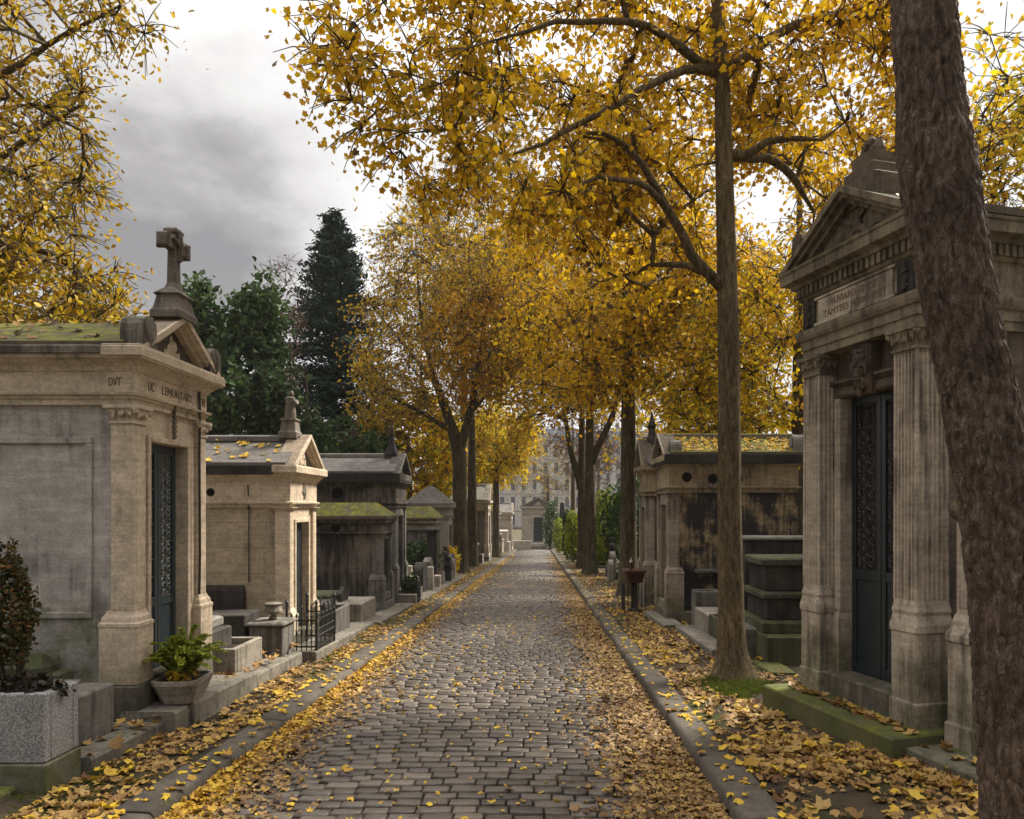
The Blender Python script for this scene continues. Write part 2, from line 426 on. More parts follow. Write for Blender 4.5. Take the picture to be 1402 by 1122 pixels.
# ------------------------------------------------------------------ leaves and trees
_mo = [(0, -.42), (.13, -.34), (.3, -.36), (.43, -.27), (.36, -.12), (.42, .0), (.5, .17), (.38, .2), (.24, .24), (.2, .36), (.02, .56),
       (-.17, .38), (-.23, .22), (-.4, .22), (-.49, .14), (-.4, .0), (-.37, -.13), (-.44, -.29), (-.28, -.35), (-.12, -.33)]
MAPLE = np.array([(x, y, .32 * abs(x) ** 1.3 - .16 * y * y) for x, y in _mo] + [(0, -.02, -.03)])
MAPLE_F = np.array([(i, (i + 1) % 20, 20) for i in range(20)])
OVAL = np.array([(0, -.5, -.04), (.27, -.22, .06), (.25, .15, .06), (0, .5, -.05), (-.25, .15, .06), (-.27, -.22, .06)])
OVAL_F = np.array([(0, 1, 2), (0, 2, 3), (0, 3, 4), (0, 4, 5)])
CURL = np.array([(0, -.5, .10), (.30, -.25, .0), (.42, .12, .09), (.16, .2, .02), (0, .55, .16), (-.2, .2, .0), (-.4, .1, .14), (-.28, -.28, .03), (0, 0, -.05)])
CURL_F = np.array([(i, (i + 1) % 8, 8) for i in range(8)])
RHOMB = np.array([(0, -.5, 0), (.3, -.02, .09), (0, .5, 0), (-.3, .03, .09)])
RHOMB_F = np.array([(0, 1, 2), (0, 2, 3)])
LONG = np.array([(0, 0, 0), (.16, .45, .05), (0, 1, -.1), (-.16, .45, .05)])
BLADE = np.array([(-.05, 0, 0), (.05, 0, 0), (.035, .55, .08), (-.035, .55, .08), (0, 1, .28)])
BLADE_F = np.array([(0, 1, 2), (0, 2, 3), (3, 2, 4)])


def leaf_mesh(name, P, nrm, size, mat, tpl, rng, parent=None, kind=None, spin=None, warp=.5):
    T, F = tpl
    n = len(P)
    P = np.asarray(P, float); nrm = np.asarray(nrm, float)
    nrm = nrm / (np.linalg.norm(nrm, axis=1, keepdims=True) + 1e-9)
    if spin is None:
        a = rng.normal(size=(n, 3))
    else: a = spin
    tx = np.cross(nrm, a); tx /= (np.linalg.norm(tx, axis=1, keepdims=True) + 1e-9)
    ty = np.cross(nrm, tx)
    s = np.broadcast_to(np.asarray(size, float), (n,))[:, None, None]
    asp = rng.uniform(.8, 1.15, (n, 1, 1))
    crl = rng.uniform(1 - warp, 1 + 2 * warp, (n, 1, 1)) * np.where(rng.random((n, 1, 1)) < .5, 1, -1 if warp > .4 else 1)
    L = T[None, :, :]
    V = P[:, None, :] + s * (L[..., 0:1] * asp * tx[:, None, :] + L[..., 1:2] * ty[:, None, :] + L[..., 2:3] * crl * nrm[:, None, :])
    FF = (F[None] + (np.arange(n) * len(T))[:, None, None]).reshape(-1, F.shape[1])
    return fast_mesh(name, V.reshape(-1, 3), FF, mat, parent, True, kind)


def tubes_mesh(name, nodes, parents, radii, mat, parent, minsides=3):
    """one skin of tubes over a branching skeleton"""
    n = len(nodes); kids = [[] for _ in range(n)]
    for i, p in enumerate(parents):
        if p >= 0: kids[p].append(i)
    mb = MB()
    stack = [(i, None) for i in range(n) if parents[i] < 0]
    while stack:
        i, frm = stack.pop()
        chain = [] if frm is None else [frm]
        while True:
            chain.append(i)
            if not kids[i]: break
            ks = sorted(kids[i], key=lambda k: -radii[k])
            for k in ks[1:]: stack.append((k, i))
            i = ks[0]
        if len(chain) < 2: continue
        rr = [radii[k] for k in chain]
        if frm is not None: rr[0] = min(rr[0], rr[1] * 1.25)
        rmax = max(rr)
        sides = 12 if rmax > .09 else 8 if rmax > .04 else 5 if rmax > .014 else minsides
        mb.tube([nodes[k] for k in chain], rr, sides)
    return mb.build(name, mat, parent, smooth='full')


def smooth_poly(pts, step=.35, jit=.0, rnd=None):
    """Catmull-Rom through (x,y,z,r)"""
    P = [np.array(p, float) for p in pts]
    P = [2 * P[0] - P[1]] + P + [2 * P[-1] - P[-2]]
    out = []
    for i in range(1, len(P) - 2):
        a, b, c, d = P[i - 1:i + 3]
        k = max(2, int(np.linalg.norm(c[:3] - b[:3]) / step) + 1)
        for j in range(k):
            t = j / k
            q = .5 * ((2 * b) + (-a + c) * t + (2 * a - 5 * b + 4 * c - d) * t * t + (-a + 3 * b - 3 * c + d) * t ** 3)
            q[3] = b[3] + (c[3] - b[3]) * t
            if jit and rnd: q[:3] += [rnd.uniform(-jit, jit) for _ in range(3)]
            out.append(q)
    out.append(P[-2])
    return out


def tree(name, label, trunk, limbs, crowns, leafm, barkm, seed=1, size=.13, per=26, spread=.4, tpl=(OVAL, OVAL_F), group=None,
         twig=.45, shell=.25, droop=.35, sink=.1, flare=None, cat='tree', step=.4, sizevar=.35, twigs=8):
    rnd = random.Random(seed); rng = np.random.default_rng(seed)
    base = np.array(trunk[0][:3], float); base[2] += sink
    root = thing(name, label, cat, tuple(base), 0, group)
    nodes, par, rad = [], [], []
    tp = smooth_poly(trunk, step)
    for k, q in enumerate(tp):
        nodes.append(q[:3] - base); par.append(k - 1); rad.append(q[3])
    ntrunk = len(nodes)
    for lb in limbs:
        q0 = np.array(lb[0][:3]) - base
        d = [np.linalg.norm(q0 - m) for m in nodes]; j = int(np.argmin(d))
        lp = smooth_poly(lb, step, .02, rnd)
        for k, q in enumerate(lp[1:]):
            nodes.append(q[:3] - base); par.append(j if k == 0 else len(nodes) - 2); rad.append(q[3])
    fixed = len(nodes)
    # crown clusters
    A = []
    for c, r, cnt in crowns:
        c = np.array(c) - base; r = np.array(r)
        k = 0
        while k < cnt:
            u = rng.normal(size=3); u /= np.linalg.norm(u)
            rr = (shell + (1 - shell) * rng.random()) ** .5
            q = c + u * r * rr
            # uneven outline
            w = mnoise.noise(Vector(u) * 2.1 + Vector((seed, 0, 0)))
            if rr > .78 + .5 * w: continue
            A.append(q); k += 1
    if A:
        for lb in limbs:
            q = np.array(lb[-1][:3]) - base
            for k in range(3): A.append(q + rng.normal(size=3) * .22)
    A = np.array(A) if A else np.zeros((0, 3))
    if len(A):
        NP = np.array(nodes)
        d0 = np.array([np.min(np.linalg.norm(NP[max(0, ntrunk // 3):] - a, axis=1)) for a in A])
        order = np.argsort(d0)
        arr = np.zeros((fixed + len(A) * 14, 3)); arr[:fixed] = NP; cnt = fixed
        lo = max(0, int(ntrunk * .3))
        ends = []
        for oi in order:
            a = A[oi]
            dd = np.linalg.norm(arr[lo:cnt] - a, axis=1) + .35 * np.maximum(0, arr[lo:cnt, 2] - a[2])
            j = lo + int(np.argmin(dd)); p = arr[j]; d = np.linalg.norm(a - p)
            if d < .12: ends.append((a, j)); continue
            k = min(12, max(1, int(d / .45)))
            pj = par[j]
            dirp = (p - arr[pj]) if pj >= 0 else np.array([0, 0, 1.])
            dirp = dirp / (np.linalg.norm(dirp) + 1e-6)
            ctrl = p + dirp * d * .3 + np.array([0, 0, .12 * d]) + rng.normal(size=3) * d * .1
            prev = j
            for s in range(1, k + 1):
                t = s / k
                q = (1 - t) ** 2 * p + 2 * t * (1 - t) * ctrl + t * t * a + (rng.normal(size=3) * .03 if s < k else 0)
                arr[cnt] = q; nodes.append(q); par.append(prev); rad.append(0); prev = cnt; cnt += 1
            ends.append((a, prev))
        w = np.zeros(cnt)
        for a, e in ends:
            i = e
            while i >= 0: w[i] += 1; i = par[i]
        for i in range(fixed, cnt): rad[i] = max(.006, .0085 * max(w[i], 1) ** .5)
        for i in range(fixed, cnt):
            if par[i] >= fixed: rad[i] = min(rad[i], rad[par[i]] * .98)
            else: rad[i] = min(rad[i], rad[par[i]] * .8)
    else: ends = []
    # twigs and leaves
    LP, LN = [], []
    for a, e in ends:
        outd = a - np.array(nodes[par[e]]) if par[e] >= 0 else rng.normal(size=3)
        outd = outd / (np.linalg.norm(outd) + 1e-6)
        for t in range(twigs):
            u = rng.normal(size=3) + outd * .9; u /= np.linalg.norm(u)
            ln = twig * rng.uniform(.5, 1.2)
            m = a + u * ln * .5; tip = a + u * ln + np.array([0, 0, -droop * ln * .4])
            for q, rr_, pp in ((m, .004 + .045 * size, e), (tip, .002 + .03 * size, len(nodes))):
                nodes.append(q); par.append(pp); rad.append(rr_)
            kk = max(1, per // twigs)
            s = rng.random((kk, 1)) ** .7
            pos = a + (tip - a) * s + rng.normal(size=(kk, 3)) * spread * .33
            pos[:, 2] -= rng.random(kk) * droop * .25
            LP.append(pos)
            nn = rng.normal(size=(kk, 3)); nn[:, 2] *= .75
            LN.append(nn)
    tubes_mesh('trunk', nodes, par, rad, barkm, root)
    if LP:
        LP = np.concatenate(LP); LN = np.concatenate(LN)
        sz = size * rng.uniform(1 - sizevar, 1 + sizevar, len(LP))
        leaf_mesh('crown', LP, LN, sz, leafm, tpl, rng, root, warp=.6)
    return root


# ------------------------------------------------------------------ ground, lane, kerbs
def sheet(name, xs, ys, zf, mat, kind='structure'):
    V = np.array([(x, y, zf(x, y)) for y in ys for x in xs])
    nx, ny = len(xs), len(ys)
    F = np.array([(j * nx + i, j * nx + i + 1, (j + 1) * nx + i + 1, (j + 1) * nx + i) for j in range(ny - 1) for i in range(nx - 1)])
    return fast_mesh(name, V, F, mat, None, True, kind)


def soilmat(name, c1, c2, c3, sc=6):
    m, nt, out = newmat(name)
    tc = N(nt, 'ShaderNodeTexCoord'); v = tc.outputs['Object']
    a = noise(nt, v, sc * .35, 6, .65); b = noise(nt, v, sc * 7, 5, .75); c = noise(nt, v, .8, 4, .6)
    col = mixc(nt, ramp(nt, a, [(.38, 0), (.62, 1)]), c1, c2)
    col = mixc(nt, ramp(nt, c, [(.5, 0), (.62, .85)]), col, c3)
    col = mixc(nt, .7, col, mixc(nt, 1., col, ramp(nt, b, [(.25, .35), (.75, 1.5)]), 'MULTIPLY'))
    pbsdf(nt, out, col, .95, bump(nt, mth(nt, 'ADD', b, a), .9, .03), .15)
    return m


M['earth'] = soilmat('cemetery_ground_earth', (.075, .058, .038), (.12, .095, .06), (.06, .065, .02))
M['verge'] = soilmat('leafy_verge_soil', (.055, .042, .03), (.11, .082, .05), (.055, .06, .018), 8)
M['mortar'] = soilmat('dark_joint_sand', (.016, .013, .01), (.03, .025, .018), (.024, .025, .011), 12)

m_, nt_, out_ = newmat('granite_setts')
geo_ = N(nt_, 'ShaderNodeNewGeometry'); tc_ = N(nt_, 'ShaderNodeTexCoord')
f_ = noise(nt_, tc_.outputs['Object'], 55, 5, .75); b_ = noise(nt_, tc_.outputs['Object'], .55, 4, .6); g_ = noise(nt_, tc_.outputs['Object'], 9, 4, .6)
c_ = ramp(nt_, geo_.outputs['Random Per Island'], [(0, (.05, .038, .028)), (.3, (.07, .055, .041)), (.6, (.086, .068, .052)), (.85, (.108, .087, .067)), (1, (.14, .112, .083))])
c_ = mixc(nt_, .6, c_, mixc(nt_, 1., c_, ramp(nt_, f_, [(.3, .55), (.7, 1.4)]), 'MULTIPLY'))
c_ = mixc(nt_, .55, c_, mixc(nt_, 1., c_, ramp(nt_, b_, [(.35, .6), (.65, 1.3)]), 'MULTIPLY'))
c_ = mixc(nt_, .5, c_, mixc(nt_, 1., c_, ramp(nt_, g_, [(.35, .6), (.65, 1.2)]), 'MULTIPLY'))
pbsdf(nt_, out_, c_, ramp(nt_, g_, [(.3, .32), (.7, .6)]), bump(nt_, mth(nt_, 'ADD', f_, g_), .35, .006), .5)
M['sett'] = m_
M['kerb'] = stone('kerb_granite', (.12, .102, .08), (.08, .068, .054), soot_amt=.35, moss=.25, seed=31, streak=.3)

KL, KR = -2.2, 1.145           # road-side edges of the two kerbs
RC, RW = (KL + KR) / 2, (KR - KL) / 2
ROAD_END = 73.5


def road_z(x, y):
    u = (x - RC) / RW
    return G(y) - .115 + .095 * (1 - u * u)


def vz(x, y):
    """verges: level with the kerb tops, slightly bumpy"""
    b = .02 * mnoise.noise(Vector((x * 1.3, y * 1.1, 3))) + .008 * mnoise.noise(Vector((x * 6, y * 6, 9)))
    return G(y) - .03 + b


def far_ground(x, y):
    return G(y) - .16

ys_g = [-40, -20, -8, -2, 2, 6, 12, 20, 30, 45, 60, 74, 78, 82, 86, 90, 120, 200, 400, 900]
sheet('ground', [-700, -200, -80, -40, -20, -9, -5, 0, 5, 9, 20, 40, 80, 200, 700], ys_g, far_ground, M['earth'])
yv = [-6 + i * .6 for i in range(14)] + list(np.arange(2.6, 16, .11)) + list(np.arange(16, 80, .5))
sheet('verge', list(np.linspace(-9, -3.6, 12)) + list(np.arange(-3.5, KL - .24, .1)) + [KL - .24], yv, vz, M['verge'])
sheet('verge', [KR + .22] + list(np.arange(KR + .3, 3.2, .1)) + list(np.linspace(3.3, 9, 12)), yv, vz, M['verge'])
sheet('road_bed', list(np.linspace(KL, KR, 15)), [-6, 0, 3, 6, 12, 24, 40, 60, ROAD_END], lambda x, y: road_z(x, y) - .026, M['mortar'])
sheet('lane', list(np.linspace(-14, 12, 20)), list(np.linspace(ROAD_END, 82, 8)), lambda x, y: G(y) - .1 , M['mortar'])


def setts():
    rng = np.random.default_rng(5)
    V = []; F = []
    y = 2.3; row = 0
    while y < ROAD_END:
        d = rng.uniform(.116, .126) if y < 40 else rng.uniform(.13, .16)
        x = KL + .015 - rng.uniform(0, .17); skew = rng.normal() * .003
        wob = rng.random() * 6.28
        while x < KR - .03:
            w = rng.uniform(.135, .22)
            x0, x1 = max(x, KL + .01), min(x + w, KR - .01)
            x += w
            if x1 - x0 < .05: continue
            j = .005
            g = .0035; gy = .0125
            yo = .005 * math.sin(x * 2.1 + wob) + skew * (x - RC)
            c = [(x0 + g, y + gy), (x1 - g, y + gy), (x1 - g, y + d - gy), (x0 + g, y + d - gy)]
            c = [(a + rng.uniform(-j, j) * .6, b + yo + rng.uniform(-j, j) * .45) for a, b in c]
            cx = sum(p[0] for p in c) / 4; cy = sum(p[1] for p in c) / 4
            z = road_z(cx, cy) + rng.normal() * .0022; sl = rng.normal() * .016; st = rng.normal() * .03 - .03
            n = len(V)
            def H(px, py): return z + sl * (px - cx) + st * (py - cy) - .036 * (py - cy)
            for k, (s, dz) in enumerate(((1, -.034), (.985, -.011), (.94, -.002), (.74, .003))):
                for (a, b) in c:
                    px, py = cx + (a - cx) * s, cy + (b - cy) * (s if k < 3 else .7)
                    V.append((px, py, H(px, py) + dz + (rng.uniform(-.002, .002) if k == 3 else 0)))
            for k in range(3):
                for i in range(4):
                    i2 = (i + 1) % 4
                    F.append((n + k * 4 + i, n + k * 4 + i2, n + k * 4 + 4 + i2, n + k * 4 + 4 + i))
            F.append((n + 12, n + 13, n + 14, n + 15))
        y += d; row += 1
    return fast_mesh('road', V, F, M['sett'], None, True, 'structure')

setts()


def kerb(x_in, sgn, name):
    """x_in: road-side edge; sgn: -1 the kerb lies to the left of it, +1 to the right"""
    rnd = random.Random(7 + sgn); mb = MB(); y = -3.0
    while y < ROAD_END - .4:
        L = rnd.uniform(.85, 1.35); w = .255 + rnd.uniform(-.012, .012)
        dx = rnd.uniform(-.012, .012); dz = rnd.uniform(-.008, .008); tw = rnd.uniform(-.008, .008)
        prof = [(0, -.24), (-.004, -.05), (.006, -.022), (.026, -.005), (.06, 0), (w - .02, .004), (w, -.012), (w, -.24)]
        rs = []
        cuts = [(0, .012), (.02, 0), (.33, 0), (.66, 0), (.98, 0), (1, .012)]
        for t, inset in cuts:
            yy = y + .005 + (L - .01) * t
            wob = rnd.uniform(-.005, .005)
            ring = []
            for px, pz in prof:
                qx = px + (inset if px < .1 else -inset) * (.5 if pz < -.1 else 1)
                ring.append((x_in + dx + sgn * (qx + wob * (1 if px < .1 else 0)), yy, G(yy) + dz + tw * (t - .5) + pz - (inset if pz > -.1 else 0) + (rnd.uniform(-.002, .002) if pz > -.03 else 0)))
            rs.append(ring)
        mb.rings(rs)
        y += L
    o = mb.build(name, M['kerb'], None, smooth=True)
    tag(o, kind='structure')
    return o

kerb(KL, -1, 'kerb')
kerb(KR, 1, 'kerb')


# ------------------------------------------------------------------ fallen leaves
def litter(label, n, xy, zf, mat, seed, size=(.075, .15), tilt=.35, lift=.012, tpl=(CURL, CURL_F), name='fallen_leaves'):
    rng = np.random.default_rng(seed)
    P = []
    while len(P) < n:
        r = xy(rng)
        if r is None: continue
        x, y = r
        P.append((x, y, zf(x, y)))
    P = np.array(P)
    nn = rng.normal(size=(n, 3)) * tilt; nn[:, 2] = 1
    sz = size[0] + (size[1] - size[0]) * rng.random(n) ** 1.8
    P[:, 2] += lift + rng.random(n) ** 2 * lift * 2.2
    o = leaf_mesh(name, P, nn, sz, mat, tpl, rng, None, 'stuff', warp=.7)
    tag(o, label, 'leaves')
    return o


def ydens(rng, a, b, p=1.6):
    """more leaves near, fewer far, so that each metre of picture is as full"""
    t = rng.random()
    return a * (b / a) ** t if p == 0 else (a ** (1 - p) + t * (b ** (1 - p) - a ** (1 - p))) ** (1 / (1 - p))


def clumpy(x, y, s, thr):
    return mnoise.noise(Vector((x * s, y * s, 5.5))) > thr
# ------------------------------------------------------------------ chapels
try:
    FONT = bpy.data.fonts.load('<builtin>')
except Exception:
    FONT = None


def lettering(txt, parent, width, height, loc, axis='x', depth=.006, mat='lettershade', name='inscription'):
    """thin letters, coloured like shaded cuts, on a face whose outward normal is local +x ('x') or local -y ('-y'/ '+y')"""
    cu = bpy.data.curves.new('lettering_curve', 'FONT'); cu.body = txt; cu.size = 1; cu.extrude = .02
    cu.align_x = 'CENTER'; cu.align_y = 'CENTER'; cu.resolution_u = 3
    if FONT: cu.font = FONT
    tmp = bpy.data.objects.new('lettering_curve', cu); COL.objects.link(tmp)
    bpy.context.view_layer.update()
    me = bpy.data.meshes.new_from_object(tmp.evaluated_get(bpy.context.evaluated_depsgraph_get()))
    bpy.data.objects.remove(tmp); bpy.data.curves.remove(cu)
    co = np.zeros(len(me.vertices) * 3); me.vertices.foreach_get('co', co); co = co.reshape(-1, 3)
    lo, hi = co.min(0), co.max(0)
    co[:, 0] = (co[:, 0] - (lo[0] + hi[0]) / 2) * width / (hi[0] - lo[0])
    co[:, 1] = (co[:, 1] - (lo[1] + hi[1]) / 2) * height / (hi[1] - lo[1])
    co[:, 2] = co[:, 2] / .02 * depth
    if axis == 'x': W = np.stack([co[:, 2], co[:, 0], co[:, 1]], 1)
    elif axis == '-y': W = np.stack([co[:, 0], -co[:, 2], co[:, 1]], 1)
    else: W = np.stack([-co[:, 0], co[:, 2], co[:, 1]], 1)
    W += np.array(loc)
    me.vertices.foreach_set('co', W.ravel().astype(np.float32)); me.update()
    me.materials.clear(); me.materials.append(M[mat])
    o = bpy.data.objects.new(name, me); COL.objects.link(o); o.parent = parent
    return o


def scroll(mb, c, r, turns, thick, y_sign=1, start=0.0, n=5, x=0.0):
    pts = []
    k = int(14 * turns)
    for i in range(k + 1):
        t = i / k; a = start + y_sign * 2 * math.pi * turns * t; q = r * (1 - .8 * t)
        pts.append((x, c[0] + q * math.cos(a), c[1] + q * math.sin(a)))
    mb.tube(pts, thick, n)


def iron_door(parent, y0, y1, z0, z1, x, leaves=2, dense=True, mat='bronze', gmat='grille', panel=.3):
    """hinged iron door: a solid foot panel and an openwork grille of scrolls above"""
    d = MB()
    w = (y1 - y0) / leaves
    g = MB()
    for k in range(leaves):
        a, b = y0 + k * w + .004, y0 + (k + 1) * w - .004
        s = min(.05, w * .16)
        d.box(x - .03, x, a, a + s, z0, z1, .004); d.box(x - .03, x, b - s, b, z0, z1, .004)
        zp = z0 + (z1 - z0) * panel
        for zz, h in ((z0, .1), (zp - .05, .09), (z1 - .07, .07)):
            d.box(x - .028, x - .002, a + s, b - s, zz, zz + h, .004)
        d.box(x - .026, x - .014, a + s, b - s, z0 + .1, zp - .05, .004)
        d.loft(x - .014, x - .012, a + s + .03, b - s - .03, [(0, z0 + .13), (0, zp - .08)], .003)
        gx = x - .016; c = (a + b) / 2; gw = (b - a) / 2 - s
        for q in ((-.62, 0, .62) if gw > .09 else (-.5, .5)):
            g.bar((gx, c + q * gw, zp + .04), (gx, c + q * gw, z1 - .07), .011, .011)
        nz = max(3, int((z1 - zp) / (gw * 1.5)))
        for i in range(nz):
            zc = zp + .06 + (i + .5) * (z1 - zp - .14) / nz; hz = (z1 - zp - .14) / nz
            r = min(gw * .5, hz * .3)
            for sg in (-1, 1):
                scroll(g, (c + sg * gw * .48, zc + hz * .16), r, 1.3, .0065, sg, math.pi / 2 * sg, 4, gx + .004)
                scroll(g, (c + sg * gw * .48, zc - hz * .2), r * .9, 1.3, .0065, -sg, -math.pi / 2 * sg, 4, gx + .004)
            g.bar((gx, a + s, zc + hz * .5), (gx, b - s, zc + hz * .5), .009, .012)
            g.blob((gx + .006, c, zc), (.012, gw * .16, r * .55), i, .2, 6, 5)
    dn = d.build('door', M[mat], parent)
    g.build('grille', M[gmat], dn)
    return dn


def raking(mb, yc, hw, z0, za, x0, x1, t, steps=((0, 1.0),)):
    """gable outline: two sloping bands of thickness t from (yc-hw,z0) up to the apex za, between x0 and x1"""
    sl = (za - z0) / hw
    cz = t * math.sqrt(1 + sl * sl)
    for px, sc in steps:
        c2 = cz * sc
        poly = [(yc - hw, z0), (yc, za), (yc + hw, z0), (yc + hw, z0 - .0001), (yc + hw - min(hw * .5, c2 / sl), z0 - .0001), (yc, za - c2), (yc - hw + min(hw * .5, c2 / sl), z0 - .0001), (yc - hw, z0 - .0001)]
        # build as two quads prisms so that outlines stay convex
        k = min(hw * .9, c2 / sl)
        left = [(yc - hw, z0), (yc - hw + k, z0), (yc, za - c2), (yc, za)]
        right = [(yc + hw, z0), (yc, za), (yc, za - c2), (yc + hw - k, z0)]
        mb.prism(left, 'x', x0, x1 + px); mb.prism(right, 'x', x0, x1 + px)


def acro(mb, cx, cy, z, w, h, d):
    """corner ornament: small block with a rounded palmette top"""
    poly = [(cy - w / 2, z), (cy + w / 2, z)]
    for k in range(9):
        a = math.pi * k / 8
        poly.append((cy + w / 2 * math.cos(a), z + h * .5 + h * .5 * math.sin(a)))
    mb.prism(poly, 'x', cx - d / 2, cx + d / 2)
    for k in range(-2, 3):
        mb.tube([(cx + d / 2, cy, z + .1 * h), (cx + d / 2 + .012, cy + k * w * .13, z + h * .5), (cx + d / 2, cy + k * w * .17, z + h * .82)], .012 * w / .2, 5)


def capital(mb, x0, x1, y0, y1, z0, z1, leafy=True):
    h = z1 - z0
    mb.loft(x0, x1, y0, y1, [(.012, z0), (.012, z0 + .02), (0, z0 + .024), (.004, z0 + .45 * h), (.03, z1 - .2 * h), (.045, z1 - .19 * h), (.045, z1)], .006)
    if leafy:
        for (a, b, fx) in ((y0, y1, True), (x0, x1, False)):
            n = max(3, int((b - a) / .055))
            for k in range(n):
                t = a + (b - a) * (k + .5) / n
                r = (b - a) / n * .5
                if fx: mb.blob((x1 + .014, t, z0 + .58 * h), (.022, r, .26 * h), k, .35, 6, 5)
                else:
                    mb.blob((t, y0 - .014, z0 + .58 * h), (r, .022, .26 * h), k, .35, 6, 5)
                    mb.blob((t, y1 + .014, z0 + .58 * h), (r, .022, .26 * h), k, .35, 6, 5)
        for sy in (y0 - .02, y1 + .02):
            mb.blob((x1 + .02, sy, z1 - .3 * h), (.03, .03, .03), 3, .2, 7, 5)


def chapel(name, label, P, rz, W, D, z, mats, door=None, pil=.17, proj=.04, cornice=(.1, .17), apex=.4, recess=.13, opening=None,
           vents=(), cap=True, base_off=.05, group=None, finial=None, roof_over=.0, cat='mausoleum', architrave=True, ridge_cap=True,
           moulding=None, accents=True, panel=None, arch=False, ent=None, roofshape='gable'):
    """z: dict base, plinth, shaft, cap, arch, frieze, corn (local heights of the tops of each course)"""
    t = thing(name, label, cat, P, rz, group)
    wall, front, cor, roofm = (M[m] for m in mats[:4])
    hw = W / 2
    o0, o1, oz0, oz1 = opening
    dw = recess
    # body
    b = MB(); b.loft(-D, -dw - .03, -hw + .035, hw - .035, [(0, -.5), (0, z['arch'])], .006)
    # the street front between the corner pilasters
    fw_ = MB()
    for s in (-1, 1):
        ya, yb = (-hw + .0352, o0 - .012) if s < 0 else (o1 + .012, hw - .0352)
        if yb - ya > .01: fw_.box(-dw - .029, -.035, ya, yb, -.5, oz1 + .011, .004)
    fw_.box(-dw - .029, -.035, -hw + .0352, hw - .0352, oz1 + .012, z['arch'] - .002, .004)
    fw_.build('front_wall', front, t)
    if panel:
        # raised border of a sunken side panel on both flanks
        px0, px1, pz0, pz1 = panel
        for s in (-1, 1):
            yy = s * (hw - .035); ya, yb = min(yy - .001 * s, yy + s * .022), max(yy - .001 * s, yy + s * .022)
            fw = .055
            for (a, c2, e, f) in ((px0 - fw, px1 + fw, pz1, pz1 + fw), (px0 - fw, px1 + fw, pz0 - fw, pz0), (px1, px1 + fw, pz0, pz1), (px0 - fw, px0, pz0, pz1)):
                b.box(a, c2, ya, yb, e, f, .008)
    b.build('wall', wall, t)
    p = MB()
    p.loft(-D, 0, -hw, hw, [(base_off, -.5), (base_off, z['base'] - .02), (base_off - .02, z['base']), (-.03, z['base'] + .001)], .008)
    p.build('base_course', front if len(mats) < 5 else M[mats[4]], t)
    # pilasters
    bt = z['plinth']
    for s in (-1, 1):
        y0, y1 = (-hw, -hw + pil) if s < 0 else (hw - pil, hw)
        q = MB()
        q.box(-.2, 0, y0, y1, bt + .1, z['shaft'], .006)
        if accents:
            q.box(-.16, .004, y0 + .03, y1 - .03, bt + .16, z['shaft'] - .06, .003)
        po = q.build('pilaster', front, t)
        q = MB()
        q.loft(-.23, .0, y0, y1, [(.045, z['base'] - .001), (.045, bt - .03), (.05, bt - .025), (.05, bt), (.035, bt + .012), (.03, bt + .05), (.012, bt + .075), (.005, bt + .101)], .006)
        q.build('plinth', front, po)
        if cap:
            q = MB(); capital(q, -.2, 0, y0, y1, z['shaft'], z['cap'], cap == 'leafy'); q.build('capital', front, po)
    # door surround
    q = MB(); fw = .05
    q.box(-dw - .028, -.012, o0 - fw, o0, oz0, oz1 + fw, .006); q.box(-dw - .028, -.012, o1, o1 + fw, oz0, oz1 + fw, .006)
    q.box(-dw - .028, -.0125, o0, o1, oz1, oz1 + fw, .006)
    q.box(-dw - .2, .02, o0 - fw, o1 + fw, oz0 - .14, oz0, .006)
    q.build('door_surround', front, t)
    # entablature
    e = MB()
    za, zf, zc = z['arch'], z['frieze'], z['corn']
    c0 = cornice[0]
    prof = [(-.03, z['cap'] - .001), (.0, z['cap']), (.0, z['cap'] + (za - z['cap']) * .48), (.014, z['cap'] + (za - z['cap']) * .5), (.014, za - .03), (.04, za - .02), (.045, za), (.005, za + .01),
            (.005, zf - .01), (.02, zf), (.035, zf + .03), (.04, zf + .035), (c0 * .75, zf + (zc - zf) * .45), (c0 * .78, zf + (zc - zf) * .5), (c0, zf + (zc - zf) * .52), (c0, zc - .012), (c0 - .012, zc), (-.02, zc + .001)]
    e.loft(-D, 0, -hw, hw, prof, .006)
    e.build('entablature', M[ent] if ent else front, t)
    # cornice slab of a darker weathered stone on top
    ap = zc + apex
    pd = .2
    r = MB()
    over = c0 + .015
    if roofshape == 'gable':
        poly = [(-hw - over, zc - .0), (hw + over, zc - .0), (hw + over, zc + .05), (0, ap - .05), (-hw - over, zc + .05)]
        r.prism(poly, 'x', -D - over, -.02 if apex > .0 else over)
        if ridge_cap: r.prism([(-.09, ap - .08), (.09, ap - .08), (.07, ap - .01), (0, ap + .015), (-.07, ap - .01)], 'x', -D - over, -.03)
    elif roofshape == 'slab':
        r.loft(-D, 0, -hw, hw, [(over, zc), (over + .01, zc + .04), (over, zc + .09), (-.25, ap)], .02)
    elif roofshape == 'pyramid':
        r.rings([MB.rect(-D - over, over, -hw - over, hw + over, zc, .01), MB.rect(-D - over, over, -hw - over, hw + over, zc + .06, .01), MB.rect(-D / 2 - .08, -D / 2 + .08, -.08, .08, ap, .01)])
    r.build('roof', roofm, t)
